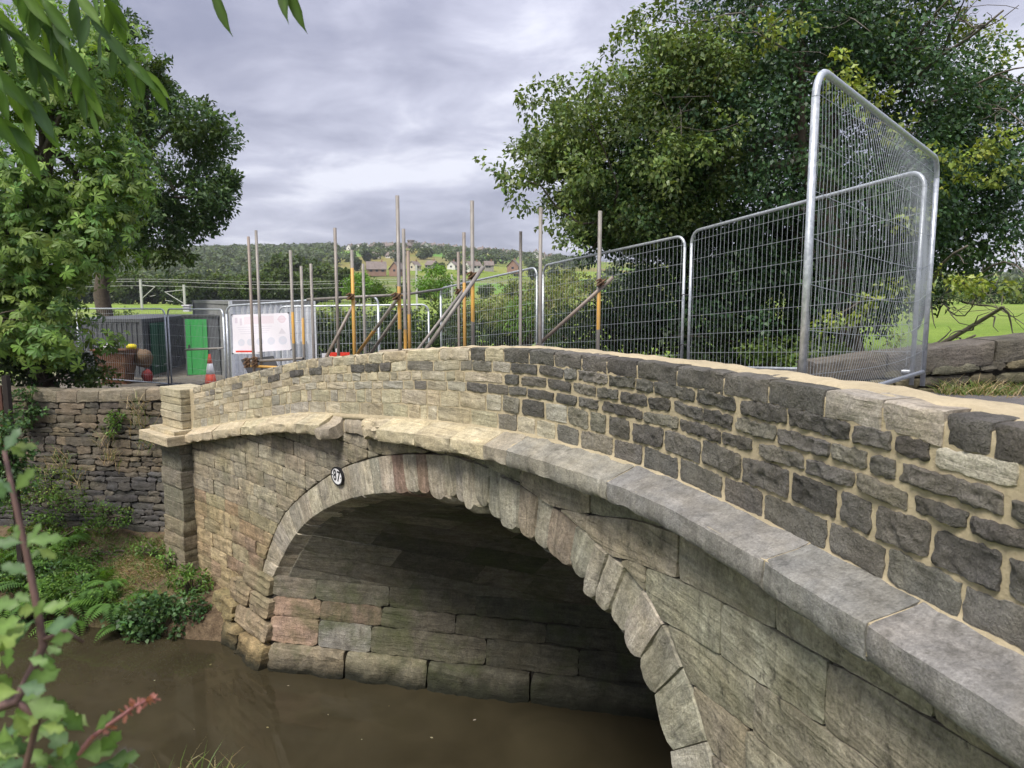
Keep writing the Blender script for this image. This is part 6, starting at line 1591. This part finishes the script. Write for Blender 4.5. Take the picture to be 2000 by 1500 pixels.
def far_tree(px, Y, s, label, grp, kx=None):
    x = (px-1000)/1400*Y; z = float(ground_z(x, Y))-.3; me, tm = protos[int(rng.integers(0, 5)) if kx is None else kx]
    root = empty('far_tree', (x, Y, z), label, 'tree', grp); root.rotation_euler = (0, 0, rng.uniform(0, 6.28)); root.scale = (s, s, s*rng.uniform(.85, 1.1))
    for nm, m_ in (('crown', me), ('trunk', tm)):
        o = bpy.data.objects.new(nm, m_); COL.objects.link(o); o.parent = root
for k in range(26):     # belt behind the compound field
    far_tree(150+19*k+rng.uniform(-6, 6), 165+rng.uniform(-12, 30), rng.uniform(.72, 1.1), 'dark round tree in the belt behind the railway at the left', 'belt of trees behind the railway')
for (px, Y, s), w_ in zip([(540, 235, 1.5), (562, 215, 1.7), (592, 220, 1.9), (630, 205, 1.6), (665, 190, 1.35), (700, 200, 1.0)], ('leftmost', 'second from left', 'tallest', 'fourth from left', 'fifth from left', 'smallest and rightmost')):
    far_tree(px, Y, s, w_+' of the dark oaks standing left of the brick houses', 'tall dark oaks left of the houses')
ORD = ['first', 'second', 'third', 'fourth', 'fifth', 'sixth', 'seventh', 'eighth', 'ninth', 'tenth', 'eleventh', 'last']
for k, (px, Y, s) in enumerate(sorted([(870, 240, .8), (910, 245, .8), (950, 240, .75), (790, 230, .7), (1000, 215, .7), (1045, 210, .75), (740, 210, .75), (1090, 190, .9), (830, 225, .7)])):
    far_tree(px, Y, s, ORD[k]+' low hedge tree from the left below the middle field', 'hedge trees below the middle field')
for k, (px, Y, s) in enumerate(sorted([(860, 450, 1.1), (905, 455, 1.0), (890, 520, 1.2), (1010, 470, 1.0), (1040, 440, 1.2), (1080, 420, 1.2), (700, 480, 1.2), (720, 560, 1.2), (960, 560, 1.2), (830, 580, 1.3), (780, 520, 1.1), (1110, 380, 1.1)])):
    far_tree(px, Y, s, ORD[k]+' small tree from the left among the hillside houses', 'trees among the hillside houses')
# woods clothing the hill: one mass
VV, FF, TT = [], [], []; b = 0
def wood_at(px, Y, s, dark):
    global b
    x = (px-1000)/1400*Y; z = float(ground_z(x, Y)); n = 46
    q = unit(rng.normal(size=(n, 3)))*np.array([3.6, 3.6, 3.0])*s*rng.uniform(.5, 1, (n, 1)); C = np.array([x, Y, z+3.2*s])+q; N = unit(q+rng.normal(size=(n, 3))*.8+np.array([0, 0, 1.5])); D = unit(np.cross(N, rng.normal(size=(n, 3))))
    L = 2.3*s*rng.uniform(.6, 1.2, n); T = palette(n, [(.055, .085, .036), (.07, .10, .042), (.085, .115, .05)], rng)*dark*np.clip(1+.2*rng.normal(), .6, 1.4)
    V, F, T = leaves_geo(C, D, N, L, L*.8, T); VV.append(V); FF.append(F+b); TT.append(T); b += len(V)
for k in range(1500):
    px = rng.uniform(-150, 660); Y = 260+rng.uniform(0, 1)**.7*720
    if px > 560 and Y < 330: continue
    wood_at(px, Y, rng.uniform(.8, 1.5)*(Y/600)**.3, 1.0)
for k in range(420):
    px = rng.uniform(640, 1150); Y = rng.uniform(560, 1010)
    if rng.uniform() < .25: continue
    wood_at(px, Y, rng.uniform(.7, 1.3), 1.0)
for k in range(160):
    wood_at(rng.uniform(1150, 2600), rng.uniform(230, 700), rng.uniform(.9, 1.5), 1.0)
me = mesh_np('hillside_wood', np.vstack(VV), np.vstack(FF), (M['leaf'],), True); set_tint(me, np.vstack(TT)); o = obj('hillside_wood', me); tag(o, 'distant woodland covering the hill', 'woodland', kind='stuff')

# houses
M['hroof'] = simple_mat('brown_tiles', (.17, .14, .125), rough=.85, var=.25, nscale=.8, use_obj=False); M['hwall'] = simple_mat('house_wall', (1, 1, 1), rough=.9, var=.12, nscale=.6, use_obj=True)
M['hglass'] = simple_mat('dark_window', (.03, .035, .045), rough=.15, var=.1, bump=0)
def house(px, py, Y, w, d, h, rh, rot, wall, label, gable=False, grp='houses on the far hillside'):
    x = (px-1000)/1400*Y; z = float(at(px, py, Y).z); zg = float(ground_z(x, Y)); z = max(z, zg-.5) if abs(z-zg) < 6 else zg
    root = empty('house', (x, Y, z), label, 'house', grp); root.rotation_euler = (0, 0, rot)
    def part(nm, V, F, m, col=None):
        o = bpy.data.objects.new(nm, mesh_np(nm, V, F, (m,), False)); COL.objects.link(o); o.parent = root
        if col: o.color = (*col, 1)
        return o
    a, c = w/2, d/2
    V = [(-a, -c, -2), (a, -c, -2), (a, c, -2), (-a, c, -2), (-a, -c, h), (a, -c, h), (a, c, h), (-a, c, h), (-a, 0, h+rh), (a, 0, h+rh)]
    part('wall', V, [(0, 1, 5, 4), (1, 2, 6, 9, 5), (2, 3, 7, 6), (3, 0, 4, 8, 7)], M['hwall'], wall)
    e = .5
    V = [(-a-e, -c-e, h-.35), (a+e, -c-e, h-.35), (a+e, 0, h+rh+.15), (-a-e, 0, h+rh+.15), (-a-e, c+e, h-.35), (a+e, c+e, h-.35)]
    V += [(p[0], p[1], p[2]-.22) for p in V]
    rf = part('roof', V, [(0, 1, 2, 3), (3, 2, 5, 4), (7, 6, 9, 8), (8, 9, 10, 11), (0, 6, 7, 1), (4, 5, 11, 10), (0, 3, 9, 6), (3, 4, 10, 9), (1, 7, 8, 2), (2, 8, 11, 5)], M['hroof'])
    o = part('chimney', *_boxvf((a*.6, 0, h+rh+.5), (.8, .7, 1.5)), M['hwall'], (.28, .16, .11)); o.parent = rf
    for k in range(3 if w > 8 else 2):
        part('window', *_boxvf((-a*.6+k*a*.62, -c-.02, h*.5), (1.5, .1, 1.2)), M['hglass'])
    part('window', *_boxvf((a+.02, 0, h*.55), (.1, 1.4, 1.2)), M['hglass']); part('window', *_boxvf((-a-.02, 0, h*.55), (.1, 1.4, 1.2)), M['hglass'])
    return root
def _boxvf(c, s):
    mb = MB(); mb.box(c, s); return mb.v, mb.f
BRK, WHT, CRM, GRY = (.26, .16, .12), (.62, .61, .58), (.5, .45, .36), (.3, .28, .26)
house(738, 533, 430, 11, 8, 2.4, 4.2, .25, BRK, 'brick bungalow with a broad brown roof, left of the two by the field')
house(779, 533, 430, 7.5, 7, 2.4, 3.8, 1.2, BRK, 'brick bungalow with a pointed gable, right of the two by the field')
house(1004, 528, 440, 8, 7, 2.4, 3.8, 1.35, BRK, 'single gabled house at the right end of the field')
for i, (px, py, Y, w, c, r) in enumerate([(925, 526, 480, 9, WHT, .5), (886, 525, 500, 6, WHT, 1.2), (955, 525, 500, 6, GRY, .2), (845, 524, 500, 7, GRY, -.6), (812, 526, 480, 6, CRM, 1.0), (736, 510, 600, 8, WHT, .6), (768, 509, 600, 8, WHT, -.7)]):
    house(px, py, Y, w, 6, 2.6, 2.6, r, c, ['long white bungalow right of the middle masts', 'white bungalow left of the long one', 'grey bungalow at the right of the white row', 'low grey-roofed row left of the masts', 'cream house behind the tallest scaffold tube', 'white house above the brick bungalows at left', 'white house above the brick bungalows at right'][i])
for i in range(26):
    px = 690+i*15.5+rng.uniform(-4, 4); Y = 900+rng.uniform(-90, 80); py = np.interp(px, [690, 800, 900, 1000, 1080], [496, 494, 497, 503, 506])+rng.uniform(-5, 4)
    x = (px-1000)/1400*Y; house(px, py, Y, rng.uniform(6, 10), 7, 4.0, 3.2, rng.uniform(-1.4, 1.4), [WHT, WHT, CRM, GRY, BRK][rng.integers(0, 5)], 'small house in the village along the ridge line', grp='houses along the ridge')
# ruined tower on the crag
M['crag'] = simple_mat('tower_stone', (.16, .13, .115), rough=.95, var=.3, nscale=.5)
T0_ = at(803, 490, 980); zt = float(ground_z(T0_.x, 980)); tr = empty('hilltop_ruin', (T0_.x, 980, zt), 'ruined round tower with broken arch wall on the crag at the ridge', 'tower')
mb = MB(); mb.tube([(T0_.x, 980, zt-6), (T0_.x, 980, T0_.z+13)], [5.2, 4.6], 14); mb.tube([(T0_.x, 980, T0_.z+13), (T0_.x, 980, T0_.z+14.2)], [5.3, 5.3], 14); mb.build('tower', M['crag'], tr)
mb = MB(); pts = [(6, -8), (24, -8), (22, 2), (17, 6), (16, 9), (12, 9), (11, 5), (9, 5), (8, 10), (6, 11)]
V = [(T0_.x+a, 978, T0_.z+c) for a, c in pts]+[(T0_.x+a, 981, T0_.z+c) for a, c in pts]; n_ = len(pts)
mb.add(V, [tuple(range(n_)), tuple(range(n_, 2*n_))[::-1]]+[(k, (k+1) % n_, n_+(k+1) % n_, n_+k) for k in range(n_)]); mb.build('broken_wall', M['crag'], tr)
lump('crag_rock', (T0_.x+3, 984, T0_.z-3), (22, 12, 9), M['crag'], 'rocky crag below the ruined tower', 'rock', 3)
# railway masts and wires
M['mast'] = simple_mat('pale_steel', (.42, .42, .41), rough=.6, var=.1)
def mast(px, pyt, Y, label, side, arm=3.4):
    t_ = at(px, pyt, Y); zg = float(ground_z(t_.x, Y)); root = empty('railway_mast', (t_.x, Y, zg), label, 'railway mast', 'railway catenary masts')
    mb = MB(); mb.box((t_.x, Y, (zg+t_.z)/2), (.3, .3, t_.z-zg)); mb.build('post', M['mast'], root)
    mb = MB(); mb.tube([(t_.x, Y, t_.z-.8), (t_.x+side*arm, Y, t_.z-1.1)], .05, 5); mb.tube([(t_.x, Y, t_.z-3.0), (t_.x+side*arm, Y, t_.z-1.1)], .06, 5); mb.tube([(t_.x+side*arm*.6, Y, t_.z-2.6), (t_.x+side*arm, Y, t_.z-2.4)], .04, 5); mb.build('arm', M['mast'], root)
mast(274, 546, 112, 'leftmost railway mast with its arm to the right', 1, 2.2); mast(359, 556, 112, 'railway mast above the dark container with arm to the left', -1, 3.0)
mast(813, 517, 118, 'railway mast right of the tallest scaffold tube', 1, 2.0); mast(882, 535, 118, 'short railway mast left of the rusty topped tube', -1, 2.0)
for k, (z_, lab) in enumerate([(8.2, 'upper overhead railway wire'), (7.0, 'middle overhead railway wire above the compound'), (4.9, 'lowest overhead railway wire above the field')]):
    mb = MB(); pts = [((px-1000)/1400*115, 115, EYE+z_*.32+.25*math.cos((px-274)/270*math.pi)) for px in range(100, 1000, 30)]; mb.tube(pts, .035, 4, False); o = mb.build('overhead_wire', M['mast']); tag(o, lab+' strung between the masts', 'wire', 'overhead railway wires')

# ================================================================== damp summer air
mb = MB(); mb.box((0, 700, 45), (3400, 1500, 96))
t = bpy.data.materials.new('haze_air'); t.use_nodes = True; t.node_tree.nodes.clear()
ov = t.node_tree.nodes.new('ShaderNodeOutputMaterial'); pv = t.node_tree.nodes.new('ShaderNodeVolumePrincipled')
pv.inputs['Color'].default_value = (.90, .93, 1.0, 1); pv.inputs['Density'].default_value = .00016; pv.inputs['Anisotropy'].default_value = .2
t.node_tree.links.new(pv.outputs[0], ov.inputs['Volume'])
hz = mb.build('haze', t); tag(hz, 'thin pale haze in the air', 'haze', kind='stuff')
